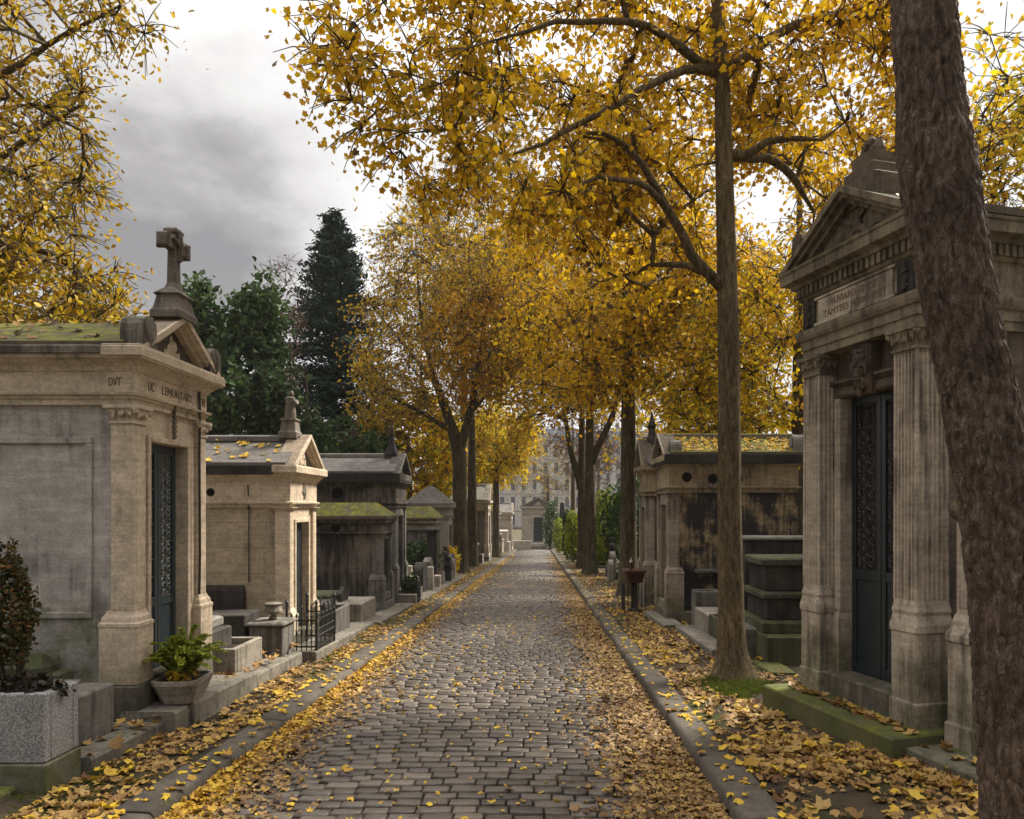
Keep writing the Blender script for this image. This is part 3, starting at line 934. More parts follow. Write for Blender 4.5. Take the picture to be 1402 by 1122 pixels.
    if roofshape == 'gable' and apex > 0:
        g = MB()
        hwp = hw + c0
        g.prism([(-hwp + .04, zc), (hwp - .04, zc), (0, ap - .05)], 'x', -pd, -.03)
        raking(g, 0, hwp, zc + .002, ap + .02, -pd, .0, .045, ((.0 + c0 * .35, 2.3), (c0 * .75, 1.55), (c0, 1.0)))
        pe = g.build('pediment', front, t)
        w = MB()
        w.blob((-.02, 0, zc + apex * .34), (.03, .055 * W, apex * .22), 2, .4, 9, 6)
        w.blob((-.02, -.06 * W, zc + apex * .2), (.025, .05 * W, apex * .1), 4, .4, 8, 5); w.blob((-.02, .06 * W, zc + apex * .2), (.025, .05 * W, apex * .1), 5, .4, 8, 5)
        w.build('relief', front, pe)
    for (vx, vz_, vr) in vents:
        for s in (-1, 1):
            v = MB()
            yy = s * (hw + .004)
            n = 14
            poly = [(vx + vr * math.cos(2 * math.pi * k / n), vz_ + vr * math.sin(2 * math.pi * k / n)) for k in range(n)]
            v.prism(poly, 'y', yy - .012 if s > 0 else yy - .006, yy + .006 if s > 0 else yy + .012)
            v.build('vent', M['void'], t)
    if door == 'iron': iron_door(t, o0, o1, oz0, oz1, -dw + .0)
    elif door == 'iron1': iron_door(t, o0, o1, oz0, oz1, -dw + .0, 1)
    elif door == 'dark':
        q = MB(); q.box(-dw - .02, -dw + .012, o0, o1, oz0, oz1, .004)
        q.box(-dw + .012, -dw + .02, o0 + .06, o1 - .06, oz0 + .1, oz0 + (oz1 - oz0) * .42, .004); q.box(-dw + .012, -dw + .02, o0 + .06, o1 - .06, oz0 + (oz1 - oz0) * .48, oz1 - .1, .004)
        q.build('door', M['bronzedark'], t)
    t['ap'] = ap
    return t


def stone_cross(mb, x, y, z, h, w=.13, span=.5, thick=.12):
    """Latin cross with flared ends standing at z, arms along y"""
    zc = z + h * .72; a = w / 2
    def arm(p0, p1, along):
        # shaft with a wider end
        L = p1 - p0
        segs = [(p0, a * .9), (p0 + L * .62, a * .78), (p0 + L * .72, a * 1.3), (p0 + L * .88, a * 1.35), (p1, a * 1.0)]
        if along == 'z': rs = [[(x - thick / 2 * r / a * .9, y - r, q), (x + thick / 2 * r / a * .9, y - r, q), (x + thick / 2 * r / a * .9, y + r, q), (x - thick / 2 * r / a * .9, y + r, q)] for q, r in segs]
        else: rs = [[(x - thick / 2 * r / a * .9, y + q, zc - r), (x - thick / 2 * r / a * .9, y + q, zc + r), (x + thick / 2 * r / a * .9, y + q, zc + r), (x + thick / 2 * r / a * .9, y + q, zc - r)] for q, r in segs]
        mb.rings(rs)
    mb.loft(x - thick * .45, x + thick * .45, y - a * .95, y + a * .95, [(.02, z), (0, z + .06), (-.005, zc)], .012)
    arm(zc + .01, z + h, 'z'); arm(.0, span / 2, 'y'); arm(.0, -span / 2, 'y')
    mb.tube([(x + thick * .45, y, zc - .14), (x + thick * .62, y, zc), (x + thick * .45, y, zc + .12)], .03, 6)
    mb.tube([(x + thick * .45, y - .12, zc + .05), (x + thick * .6, y, zc - .0), (x + thick * .45, y + .12, zc + .05)], .022, 6)


# ---- the large pale chapel on the left
L1 = chapel('stone_mausoleum', 'large pale mausoleum with a stone cross on its gable and an iron grille door', (-3.35, 6.70, -.05), 0, 1.30, 2.9,
            dict(base=.19, plinth=.69, shaft=2.345, cap=2.50, arch=2.60, frieze=2.78, corn=2.95), ('greywall', 'creamfront', 'cornice', 'mossroof', 'step'),
            'iron', .17, cornice=(.12, .17), apex=.44, opening=(-.36, .30, .19, 2.22), cap='leafy', panel=(-2.7, -.42, .78, 2.18), ridge_cap=False)
b = MB(); b.loft(-3.02, -.2, -.79, .79, [(-.006, 2.90), (.012, 2.902), (.014, 2.955), (.0, 2.97)], .01)
b.build('eaves_slab', M['cornice'], L1)
b = MB(); b.loft(-.19, .118, -.785, .785, [(-.004, 2.885), (.012, 2.887), (.014, 2.955), (.006, 2.962), (.006, 2.975), (.0, 2.98)], .008)
b.build('pediment_ledge', M['creamfront'], L1)
b = MB(); b.loft(-.12, .12, -.15, .15, [(.02, 3.36), (.02, 3.42), (.0, 3.45), (-.02, 3.56), (.0, 3.58), (-.05, 3.63), (-.08, 3.66)], .012); cp = b.build('cross_pedestal', M['cross'], L1)
b = MB(); stone_cross(b, 0, 0, 3.64, .56, .105, .44, .1); b.build('cross', M['cross'], L1)
for s in (-1, 1):
    b = MB(); acro(b, .02, s * .62, 2.962, .24, .28, .18); b.build('acroterion', M['cornice'], L1)
lettering("UC", L1, .1, .08, (.0062, -.40, 2.69), depth=.004)
lettering("LEMUNTARY", L1, .56, .075, (.0062, .06, 2.69), depth=.004)
lettering("DVT", L1, .1, .07, (-.16, -.6562, 2.69), '-y', depth=.004)
lettering("W", L1, .07, .085, (.0062, .575, 2.69), depth=.004)
b = MB()
for z_ in np.linspace(2.30, 2.56, 7): b.blob((.015, -.02, z_), (.02, .02 + .012 * math.sin(z_ * 19), .028), int(z_ * 10), .4, 7, 5)
b.build('keystone_drop', M['cornice'], L1)
b = MB(); b.tube([(.02, .46, 2.79), (.03, .455, 2.5), (.02, .46, 2.2), (.028, .455, 1.2), (.02, .46, .8)], .012, 6); b.build('lightning_conductor', M['iron'], L1)

# ---- the ochre chapel behind it
L2 = chapel('stone_mausoleum', 'ochre ashlar mausoleum with a sharp cream gable carrying a small draped statue', (-3.3, 10.25, -.3), 0, 1.14, 3.0,
            dict(base=.2, plinth=.46, shaft=1.86, cap=1.90, arch=1.97, frieze=2.25, corn=2.44), ('ochre', 'creamfront', 'cornice', 'slabroof', 'step'),
            'dark', .15, cornice=(.11, .19), apex=.46, opening=(-.27, .27, .2, 1.69), vents=((-1.05, 2.1, .055),), cap='plain')
b = MB(); b.loft(-3.1, -.2, -.7, .7, [(-.006, 2.33), (.01, 2.332), (.012, 2.44), (0, 2.452)], .01); b.build('eaves_slab', M['darkcornice'], L2)
b = MB(); b.loft(-.19, .12, -.695, .695, [(-.006, 2.36), (.01, 2.362), (.012, 2.44), (.004, 2.447), (0, 2.46)], .008); b.build('pediment_ledge', M['creamfront'], L2)
b = MB(); b.loft(-2.9, -.6, -.62, .6, [(0, -.4), (0, .8), (-.02, .86), (-.03, .87)], .01); b.build('side_ledge', M['tombdark'], L2)
b = MB(); b.loft(-.3, -.08, -.11, .11, [(.02, 2.86), (.02, 2.94), (0, 2.97), (-.015, 3.1), (.005, 3.12), (.0, 3.14)], .01); b.build('statue_pedestal', M['cross'], L2)
b = MB(); b.lathe(-.19, 0, [(.085, 3.13), (.08, 3.25), (.062, 3.36), (.075, 3.43), (.03, 3.46)], 10, 1, .9)
b.blob((-.18, 0, 3.49), (.042, .042, .052), 1, .1, 9, 6); b.tube([(-.13, -.06, 3.4), (-.1, -.02, 3.35), (-.1, .03, 3.36), (-.13, .07, 3.41)], .022, 6)
b.build('statue', M['cross'], L2, smooth=True)
b = MB(); b.blob((.008, 0, 2.11), (.02, .06, .1), 6, .5, 9, 6); b.build('relief', M['cornice'], L2)
b = MB(); b.tube([(-.55, -.6, 2.2), (-.55, -.56, 2.0), (-.55, -.558, .9)], .008, 6); b.blob((-.55, -.575, 1.9), (.018, .02, .03), 1, .2, 7, 5); b.build('drainpipe', M['iron'], L2)

# ---- low black chapel with a mossy roof, taller black one behind
L3 = chapel('stone_mausoleum', 'low soot-blackened mausoleum with thick moss and leaves on its roof', (-3.2, 15.4, -.48), 0, .98, 2.3,
            dict(base=.12, plinth=.62, shaft=1.48, cap=1.52, arch=1.56, frieze=1.72, corn=1.82), ('dark', 'tomb', 'darkcornice', 'mossroof', 'tomb'),
            'dark', .13, ent='dark', cornice=(.08, .1), apex=.36, opening=(-.24, .24, .3, 1.42), vents=((-.95, 1.66, .1),), cap='plain', roofshape='slab')
L4 = chapel('stone_mausoleum', 'tall soot-black mausoleum with a slate-grey roof and pointed gable finial', (-3.3, 17.5, -.55), 0, 1.3, 2.9,
            dict(base=.15, plinth=.75, shaft=2.1, cap=2.16, arch=2.25, frieze=2.62, corn=2.93), ('dark', 'tomb', 'darkcornice', 'slabroof', 'tomb'),
            'dark', .16, ent='dark', cornice=(.12, .3), apex=.5, opening=(-.3, .3, .2, 1.95), vents=((-1.35, 2.48, .13),), cap='plain')
b = MB(); b.loft(-2.98, .1, -.77, .77, [(-.006, 2.72), (.01, 2.722), (.012, 2.93), (0, 2.94)], .01); b.build('eaves_slab', M['darkcornice'], L4)
b = MB(); b.loft(-.36, -.1, -.13, .13, [(.02, 3.3), (.02, 3.42), (-.01, 3.5), (-.05, 3.62), (-.085, 3.86), (-.07, 3.88), (-.11, 4.15), (-.125, 4.2)], .01); b.build('finial', M['tombdark'], L4)

# ---- right bank, seen past the middle tree
R2 = chapel('stone_mausoleum', 'black-crusted ochre mausoleum with leaf-covered mossy roof behind the slim tree', (2.35, 13.9, -.4), R(180), 1.3, 2.35,
            dict(base=.12, plinth=.82, shaft=2.2, cap=2.27, arch=2.37, frieze=2.74, corn=2.95), ('crust', 'greycream', 'darkcornice', 'mossroof', 'step'),
            'dark', .16, ent='ochredark', cornice=(.11, .2), apex=.44, opening=(-.3, .3, .25, 2.05), vents=((-.33, 2.55, .09), (-1.25, 2.52, .1), (-.8, 2.52, .09)), cap='plain')
b = MB(); b.loft(-2.45, .08, -.77, .77, [(-.006, 2.79), (.01, 2.792), (.014, 2.95), (0, 2.965)], .01); b.build('eaves_slab', M['darkcornice'], R2)
for s in (-1, 1):
    b = MB(); acro(b, -.12, s * .62, 2.96, .22, .26, .2); b.build('acroterion', M['tomb'], R2)
    b = MB(); acro(b, -2.35, s * .62, 2.96, .24, .36, .22); b.build('acroterion', M['tomb'], R2)
b = MB(); b.loft(-2.2, -.5, -.672, .672, [(0, .8), (.03, .82), (.03, .86), (0, .88)], .006); b.build('plinth_moulding', M['tomb'], R2)
R3 = chapel('stone_mausoleum', 'slender grey-cream mausoleum just beyond the black-crusted one', (2.42, 17.1, -.5), R(180), 1.1, 2.0,
            dict(base=.15, plinth=.8, shaft=2.3, cap=2.37, arch=2.47, frieze=2.85, corn=3.05), ('tempdark', 'greycream', 'cornice', 'slabroof', 'step'),
            'dark', .15, ent='ochredark', cornice=(.12, .2), apex=.62, opening=(-.26, .26, .3, 2.1), vents=((-.6, 2.66, .09),), cap='plain')
b = MB(); b.loft(-.32, -.12, -.1, .1, [(.02, 3.6), (.02, 3.7), (-.02, 3.78), (-.04, 3.95), (.0, 4.0), (-.05, 4.1), (-.09, 4.35)], .01); b.build('finial', M['tombdark'], R3)

# ---- far chapels along the left and at the end of the lane
LA = chapel('stone_mausoleum', 'squat mausoleum with green mossy roof left of the forked tree trunk', (-3.35, 24.0, -.82), 0, 1.5, 1.9,
            dict(base=.15, plinth=.6, shaft=1.6, cap=1.66, arch=1.72, frieze=1.85, corn=2.0), ('tomb', 'tombpale', 'darkcornice', 'mossroof', 'tomb'),
            'dark', .16, cornice=(.1, .15), apex=.45, opening=(-.3, .3, .2, 1.5), cap='plain', roofshape='slab')
LB = chapel('stone_mausoleum', 'grey mausoleum with a pyramid roof behind the forked tree', (-3.45, 28.6, -1.0), 0, 1.5, 1.6,
            dict(base=.15, plinth=.6, shaft=2.1, cap=2.2, arch=2.3, frieze=2.5, corn=2.7), ('tombpale', 'tombpale', 'cornice', 'lightroof', 'tomb'),
            'dark', .16, cornice=(.1, .2), apex=.75, opening=(-.3, .3, .2, 1.9), cap='plain', roofshape='pyramid')
LC = chapel('stone_mausoleum', 'grey-roofed pale mausoleum between the forked tree and the far left trunk', (-3.0, 44.2, -1.5), 0, 2.2, 2.1,
            dict(base=.2, plinth=.8, shaft=2.8, cap=2.9, arch=3.0, frieze=3.25, corn=3.5), ('tomb', 'farstone', 'darkcornice', 'lightroof', 'tomb'),
            'dark', .3, cornice=(.14, .25), apex=1.0, opening=(-.45, .45, .3, 2.6), cap='plain')
LC2 = chapel('stone_mausoleum', 'plain pale mausoleum with flat dark roof right behind the far left trunk', (-3.2, 58.0, -2.0), 0, 2.4, 2.0,
            dict(base=.2, plinth=.7, shaft=2.5, cap=2.6, arch=2.7, frieze=2.95, corn=3.2), ('farstone', 'farstone', 'darkcornice', 'mossroof', 'tomb'),
            'dark', .3, cornice=(.14, .25), apex=.5, opening=(-.45, .45, .3, 2.3), cap='plain', roofshape='slab')
LD = chapel('stone_mausoleum', 'white mausoleum with small gable at the far left end of the lane', (-2.75, 74.5, -2.65), 0, 2.6, 2.6,
            dict(base=.2, plinth=.8, shaft=2.9, cap=3.0, arch=3.1, frieze=3.4, corn=3.7), ('farstone', 'farstone', 'cornice', 'lightroof', 'farstone'),
            'dark', .3, cornice=(.16, .3), apex=1.0, opening=(-.5, .5, .3, 2.7), cap='plain')
LE = chapel('stone_mausoleum', 'pale mausoleum facing down the lane with a tall dark doorway', (-.1, 87, -3.0), R(-90), 3.9, 3.0,
            dict(base=.3, plinth=1.0, shaft=3.6, cap=3.75, arch=3.9, frieze=4.3, corn=4.7), ('farstone', 'farstone', 'cornice', 'lightroof', 'farstone'),
            'dark', .45, cornice=(.2, .4), apex=1.1, opening=(-.55, .55, .5, 3.4), cap='plain')
for o in bpy.data.objects:
    if 'ap' in o: del o['ap']


# ---- the great temple-fronted mausoleum on the right
def temple():
    t = thing('stone_mausoleum', 'big brown temple-fronted mausoleum with fluted pillars and dark double door', 'mausoleum', (2.624, 6.144, -.06), R(195.37))
    D = 2.7; hw = .70
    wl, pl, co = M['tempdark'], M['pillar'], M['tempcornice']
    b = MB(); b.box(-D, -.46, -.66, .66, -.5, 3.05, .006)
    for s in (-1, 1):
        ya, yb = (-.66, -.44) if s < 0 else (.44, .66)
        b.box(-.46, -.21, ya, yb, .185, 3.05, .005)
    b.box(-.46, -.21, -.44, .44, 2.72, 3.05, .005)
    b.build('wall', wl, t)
    # stone joints and quoin on the flank
    b = MB(); b.loft(-D, -.5, -.66, .66, [(.03, -.5), (.03, .17), (.015, .19), (.015, .72), (.03, .74), (.03, .79), (0, .83)], .008); b.build('base_course', M['pillar'], t)

    def fluted(y0, y1, x0, x1, z0, z1, nf=(6, 6)):
        m = MB(); ring = []
        def side(p, q, n):
            p, q = Vector(p), Vector(q); d = q - p; nrm = Vector((d.y, -d.x)).normalized()
            out = [p]
            for k in range(n):
                f0 = .06 + .88 * k / n; f1 = .06 + .88 * (k + 1) / n; g = (f1 - f0)
                for a, dep in ((.14, 0), (.2, .006), (.34, .013), (.5, .0155), (.66, .013), (.8, .006), (.86, 0)):
                    out.append(p + d * (f0 + g * a) - nrm * dep)
            return out
        pts = side((x0, y0), (x1, y0), nf[1]) + side((x1, y0), (x1, y1), nf[0]) + side((x1, y1), (x0, y1), nf[1]) + side((x0, y1), (x0, y0), 1)
        c = Vector(((x0 + x1) / 2, (y0 + y1) / 2))
        rs = []
        for z_, sc in ((z0, 1), (z1, .97)):
            rs.append([(c.x + (q.x - c.x) * sc, c.y + (q.y - c.y) * sc, z_) for q in pts])
        m.rings(rs)
        return m
    for s in (-1, 1):
        y0, y1 = (-.72, -.43) if s < 0 else (.43, .72)
        po = fluted(y0 + .025, y1 - .025, -.325, -.025, .95, 2.86).build('pillar', pl, t)
        q = MB(); q.loft(-.36, 0, y0, y1, [(0, -.02), (0, .175), (-.012, .19), (-.012, .70), (-.002, .715), (-.002, .765), (-.008, .79), (-.018, .84), (-.012, .87), (-.02, .9), (-.026, .952)], .01)
        q.build('plinth', M['pillar'], po)
        q = MB(); capital(q, -.325, -.025, y0 + .025, y1 - .025, 2.86, 3.04, True); q.build('capital', M['tempcornice'], po)
        # inner door jamb with its own plinth
        ya, yb = (-.45, -.37) if s < 0 else (.37, .45)
        j = MB(); j.box(-.462, -.175, ya, yb, .72, 2.64, .006); j.box(-.44, -.167, ya + .015, yb - .015, .74, 2.62, .004)
        jo = j.build('door_jamb', pl, t)
        q = MB(); q.loft(-.46, -.155, ya - .01, yb + .01, [(0, .185), (0, .66), (-.006, .68), (-.014, .725)], .006); q.build('plinth', M['pillar'], jo)
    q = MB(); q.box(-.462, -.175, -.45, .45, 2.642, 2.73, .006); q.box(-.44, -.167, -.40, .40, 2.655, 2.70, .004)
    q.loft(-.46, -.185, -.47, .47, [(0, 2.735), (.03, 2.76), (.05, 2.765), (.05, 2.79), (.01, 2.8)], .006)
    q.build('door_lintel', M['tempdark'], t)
    q = MB(); q.box(-.9, -.05, -.43, .43, -.02, .188, .012); q.build('threshold', M['step'], t)
    iron_door(t, -.37, .37, .188, 2.64, -.30, 2, True, 'bronzedark', 'iron', .36)
    # carved mask over the door
    k = MB(); k.loft(-.24, -.1, -.1, .1, [(-.03, 2.62), (.0, 2.72), (.02, 2.98), (.03, 3.03)], .02)
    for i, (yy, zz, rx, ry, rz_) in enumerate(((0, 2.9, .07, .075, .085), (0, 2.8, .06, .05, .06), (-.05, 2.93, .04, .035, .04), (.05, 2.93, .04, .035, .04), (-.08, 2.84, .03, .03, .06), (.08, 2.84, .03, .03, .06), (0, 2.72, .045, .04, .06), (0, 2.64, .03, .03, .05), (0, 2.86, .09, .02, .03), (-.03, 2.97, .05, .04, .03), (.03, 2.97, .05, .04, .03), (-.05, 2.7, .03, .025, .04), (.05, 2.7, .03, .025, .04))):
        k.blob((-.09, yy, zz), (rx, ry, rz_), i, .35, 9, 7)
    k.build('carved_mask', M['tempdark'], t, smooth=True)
    # entablature, all round
    e = MB()
    e.loft(-D, -.03, -.70, .70, [(-.05, 3.04), (.0, 3.041), (.0, 3.11), (.014, 3.113), (.014, 3.19), (.035, 3.20), (.05, 3.23), (.055, 3.26), (.055, 3.285), (.0, 3.29), (0, 3.56), (.02, 3.57), (.03, 3.60), (-.02, 3.601)], .006)
    eo = e.build('entablature', M['tempcornice'], t)
    e = MB(); e.box(-.05, -.012, -.46, .46, 3.325, 3.53, .006)
    for (a, c, d, f) in ((-.5, .5, 3.53, 3.555), (-.5, .5, 3.298, 3.325)): e.box(-.05, -.001, a, c, d, f, .004)
    e.build('inscription_panel', M['creamfront'] if False else M['pillar'], t)
    for w_, y_, z_, wd in (("AUVIARD", -.12, 3.468, .33), ("ENEST", .2, 3.468, .2), ("I", .37, 3.468, .012), ("TAMTEES", -.21, 3.378, .33), ("MARBOURENT", .19, 3.378, .4)):
        lettering(w_, t, wd, .06, (-.0118, y_, z_), depth=.004)
    for s in (-1, 1):
        q = MB(); yc = s * .59
        q.box(-.05, -.01, yc - .085, yc + .085, 3.30, 3.55, .006)
        for i in range(4): q.blob((.0, yc, 3.34 + i * .055), (.02, .05 - .006 * abs(i - 1.5), .032), i + 4, .4, 7, 5)
        q.build('carved_wreath', M['tombdark'], t)
    # dentils
    dn = MB()
    n = 22
    for i in range(n):
        yy = -.72 + 1.44 * (i + .5) / n; dn.box(-.04, .035, yy - .02, yy + .02, 3.60, 3.685, .003)
    n = 40
    for i in range(n):
        xx = -D + (D - .05) * (i + .5) / n
        for s in (-1, 1): dn.box(xx - .02, xx + .02, *((.70, .765) if s > 0 else (-.765, -.70)), 3.60, 3.685, .003)
    dn.build('dentil_course', M['tempcornice'], t)
    c = MB(); c.loft(-D, -.03, -.70, .70, [(.03, 3.602), (.03, 3.686), (.075, 3.688), (.085, 3.72), (.148, 3.74), (.15, 3.745), (.15, 3.825), (.16, 3.83), (.165, 3.85), (.15, 3.865), (-.1, 3.866)], .006)
    c.build('cornice', M['tempcornice'], t)
    zc, ap, hwp = 3.866, 4.33, .85
    r = MB(); r.prism([(-hwp - .01, zc + .002), (hwp + .01, zc + .002), (hwp + .01, zc + .06), (0, ap - .02), (-hwp - .01, zc + .06)], 'x', -D - .14, -.1)
    r.build('roof', M['mossroof'], t)
    p = MB(); p.prism([(-.8, zc), (.8, zc), (0, ap - .05)], 'x', -.24, -.04)
    raking(p, 0, hwp, zc + .003, ap + .03, -.24, .0, .05, ((.03, 2.5), (.085, 1.7), (.125, 1.0)))
    po = p.build('pediment', M['tempcornice'], t)
    w = MB()
    w.blob((-.03, 0, zc + .13), (.04, .075, .12), 2, .4, 10, 7); w.bar((-.03, -.24, zc + .04), (-.03, .14, zc + .26), .04, .05); w.bar((-.03, .24, zc + .04), (-.03, -.14, zc + .26), .04, .05)
    w.blob((-.03, -.2, zc + .07), (.03, .1, .04), 5, .4, 8, 5); w.blob((-.03, .2, zc + .07), (.03, .1, .04), 6, .4, 8, 5)
    w.build('relief', M['tempdark'], po)
    a = MB()
    a.loft(-.52, -.02, -.26, .26, [(0, ap - .16), (0, ap + .06), (-.03, ap + .08)], .015); a.loft(-.44, -.06, -.18, .18, [(0, ap + .075), (0, ap + .18), (-.03, ap + .2)], .015)
    a.loft(-.36, -.1, -.12, .12, [(0, ap + .195), (.01, ap + .3), (-.02, ap + .31)], .015)
    for i in range(5): a.blob((-.22, -.08 + .04 * i, ap + .35 + .05 * math.sin(i * .8)), (.07, .04, .07), i, .35, 8, 6)
    a.build('acroterion', M['tempdark'], t)
    for s in (-1, 1):
        a = MB(); a.box(-.2, .05, s * .72 - .1, s * .72 + .1, zc, zc + .12, .01)
        acro(a, -.06, s * .72, zc + .12, .17, .24, .16); a.build('acroterion', M['tempdark'], t)
    return t

R1 = temple()
fr = Matrix.Translation((2.624, 6.144, -.06)) @ Matrix.Rotation(R(195.37), 4, 'Z')
st = MB(); st.box(-.42, .33, -.82, .84, -.5, 0, .014)
o = st.build('stone_step', M['mossstep'], None, loc=(2.624, 6.144, -.06), rz=R(195.37))
tag(o, 'long green-mossed doorstep under the big temple-fronted mausoleum', 'step')
st = MB(); st.box(-.55, .23, .862, 2.3, -.5, -.06, .014)
o = st.build('stone_step', M['step'], None, loc=(2.624, 6.144, -.06), rz=R(195.37))
tag(o, 'lower dark wet step beside the leaning foreground tree', 'step')
t = thing('stone_pier', 'pale moulded stone pier half hidden by the leaning foreground trunk', 'pier', tuple(fr @ Vector((-.30, 1.05, -.06))), R(195.37))
q = MB(); q.loft(-.2, .18, -.17, .17, [(.015, -.3), (.015, .15), (0, .17), (0, .74), (.012, .755), (.012, .80), (0, .82), (-.02, .87), (-.02, .9), (-.035, .95)], .01); q.build('plinth', M['pillar'], t)
q = MB(); q.box(-.15, .14, -.13, .13, .94, 1.62, .01); q.box(-.13, .146, -.10, .10, 1.0, 1.56, .004); q.build('shaft', M['pillar'], t)
q = MB(); q.loft(-.15, .14, -.13, .13, [(0, 1.621), (.03, 1.66), (.04, 1.7), (.04, 1.75), (-.05, 1.84)], .01); q.build('cap', M['tempcornice'], t)
# ------------------------------------------------------------------ grave borders and tombs
def slabstone(name, label, x0, x1, y0, y1, ztop, depth, mat, cat='border stone', c=.015, slope=True, group=None):
    """one long stone; its top follows the fall of the ground"""
    m = MB()
    yc = (y0 + y1) / 2; xc = (x0 + x1) / 2
    rings = []
    rnd = random.Random(int(abs(y0 * 100 + x0 * 7)))
    n = max(1, int((y1 - y0) / .3))
    for k in range(n + 1):
        y = y0 + (y1 - y0) * k / n; dz = -.036 * (y - yc) if slope else 0
        j = lambda: rnd.uniform(-.004, .004)
        e = c if k in (0, n) else 0
        rings.append([(x0 - xc + e, y - yc, -depth + dz), (x1 - xc - e, y - yc, -depth + dz), (x1 - xc - e + j(), y - yc, -c + dz - e + j()), (x1 - xc - c - e, y - yc, dz - e * .6 + j()), (x0 - xc + c + e, y - yc, dz - e * .6 + j()), (x0 - xc + e, y - yc, -c + dz - e)])
    m.rings(rings)
    o = m.build(name, M[mat], None, loc=(xc, yc, ztop))
    return tag(o, label, cat, group or 'border stones along the graves')


def tomb(label, loc, blocks, name='grave_tomb', cat='tomb', rz=0, group=None):
    """blocks: (part name, x0, x1, y0, y1, z0, z1, material, style)"""
    t = thing(name, label, cat, loc, rz, group)
    for nm, x0, x1, y0, y1, z0, z1, mat, style in blocks:
        b = MB()
        if style == 'box': b.box(x0, x1, y0, y1, z0, z1, .012)
        elif style == 'slab': b.loft(x0, x1, y0, y1, [(-.01, z0), (.0, z0 + .01), (.0, z1 - .025), (-.012, z1 - .012), (-.03, z1)], .012)
        elif style == 'hip': b.rings([MB.rect(x0, x1, y0, y1, z0, .01), MB.rect(x0, x1, y0, y1, z0 + (z1 - z0) * .35, .01), MB.rect(x0 + .06, x1 - .06, y0 + (y1 - y0) * .36, y1 - (y1 - y0) * .36, z1, .01)])
        elif style == 'tub':
            w = .06
            for a in ((x0, x1, y0, y0 + w), (x0, x1, y1 - w, y1), (x0, x0 + w, y0 + w, y1 - w), (x1 - w, x1, y0 + w, y1 - w)): b.box(*a, z0, z1, .008)
            s = MB(); s.box(x0 + w, x1 - w, y0 + w, y1 - w, z0, z1 - .07, .004); s.build('soil', M['soil'], t)
        elif style == 'round':
            n = 12; yc = (y0 + y1) / 2; r = (y1 - y0) / 2
            poly = [(y0, z0), (y1, z0)] + [(yc + r * math.cos(math.pi * k / n), z1 - r * .8 + r * .8 * math.sin(math.pi * k / n)) for k in range(n + 1)]
            b.prism(poly, 'x', x0, x1)
        elif style == 'gable':
            b.prism([(y0, z0), (y1, z0), (y1, z1 - .12), ((y0 + y1) / 2, z1), (y0, z1 - .12)], 'x', x0, x1)
        elif style == 'cross': stone_cross(b, (x0 + x1) / 2, (y0 + y1) / 2, z0, z1 - z0, .11, y1 - y0, x1 - x0)
        elif style == 'obelisk': b.loft(x0, x1, y0, y1, [(.04, z0), (.04, z0 + .12), (0, z0 + .14), (-(x1 - x0) * .2, z1 - .12), (-(x1 - x0) * .48, z1)], .01)
        elif style == 'urn': b.lathe((x0 + x1) / 2, (y0 + y1) / 2, [(.04, z0), (.06, z0 + .02), (.025, z0 + .06), ((x1 - x0) * .5, z0 + .5 * (z1 - z0)), ((x1 - x0) * .42, z0 + .8 * (z1 - z0)), ((x1 - x0) * .5, z1 - .01), ((x1 - x0) * .4, z1)], 12)
        b.build(nm, M[mat], t, smooth=(style == 'urn'))
    return t


def foliage(parent, n, c, r, size, mat, seed, tpl=(OVAL, OVAL_F), name='foliage', up=0, shell=.3, cone=0):
    rng = np.random.default_rng(seed)
    u = rng.normal(size=(n, 3)); u /= np.linalg.norm(u, axis=1, keepdims=True)
    q = (shell + (1 - shell) * rng.random((n, 1))) ** .5
    w = np.array([1 + .35 * mnoise.noise(Vector(tuple(k)) * 2.3 + Vector((seed, 0, 0))) for k in u])[:, None]
    P = u * q * w * np.array(r)
    if cone:
        t = np.clip((P[:, 2] / r[2] + 1) / 2, 0, 1)
        P[:, :2] *= (1.25 - cone * t)[:, None]
    P += np.array(c)
    nn = rng.normal(size=(n, 3)) + u * .6
    return leaf_mesh(name, P, nn, size * rng.uniform(.7, 1.3, n), M[mat], tpl, rng, parent)


def fern_fronds(parent, n, spread, h, seed):
    rnd = random.Random(seed); rng = np.random.default_rng(seed); b = MB(); P = []; Nn = []; T = []
    for k in range(n):
        a = rnd.random() * 6.28; q = rnd.uniform(.25, 1.1); hh = h * rnd.uniform(.7, 1.15) * (1.15 - .45 * q)
        d = Vector((math.cos(a), math.sin(a), 0)); p0 = d * .05 * q; p1 = d * spread * q * .55 + Vector((0, 0, hh)); p2 = d * spread * q * 1.15 + Vector((0, 0, hh * rnd.uniform(.45, .95)))
        side = Vector((-d.y, d.x, 0)); pts = []
        for i in range(9):
            t = i / 8; pts.append(p0 * (1 - t) ** 2 + p1 * 2 * t * (1 - t) + p2 * t * t)
        b.tube(pts, [.003] * 8 + [.001], 4)
        for i in range(26):
            t = .12 + .88 * i / 26; c = p0 * (1 - t) ** 2 + p1 * 2 * t * (1 - t) + p2 * t * t
            for sg in (-1, 1):
                ln = .055 * (1 - .75 * t) + .012; tt = (side * sg + d * .5 + Vector((0, 0, rnd.uniform(-.2, .15)))).normalized()
                P.append(np.array(c + tt * ln * .5)); T.append(np.array(tt)); Nn.append(np.array((0, 0, 1.)) + rng.normal(size=3) * .35)
    b.build('stem', M['leafshrub'], parent)
    P = np.array(P); Nn = np.array(Nn); T = np.array(T)
    leaf_mesh('foliage', P, Nn, rng.uniform(.035, .06, len(P)), M['leafshrub'], (RHOMB * np.array([.75, 1, 1]), RHOMB_F), rng, parent, spin=np.cross(T, Nn))


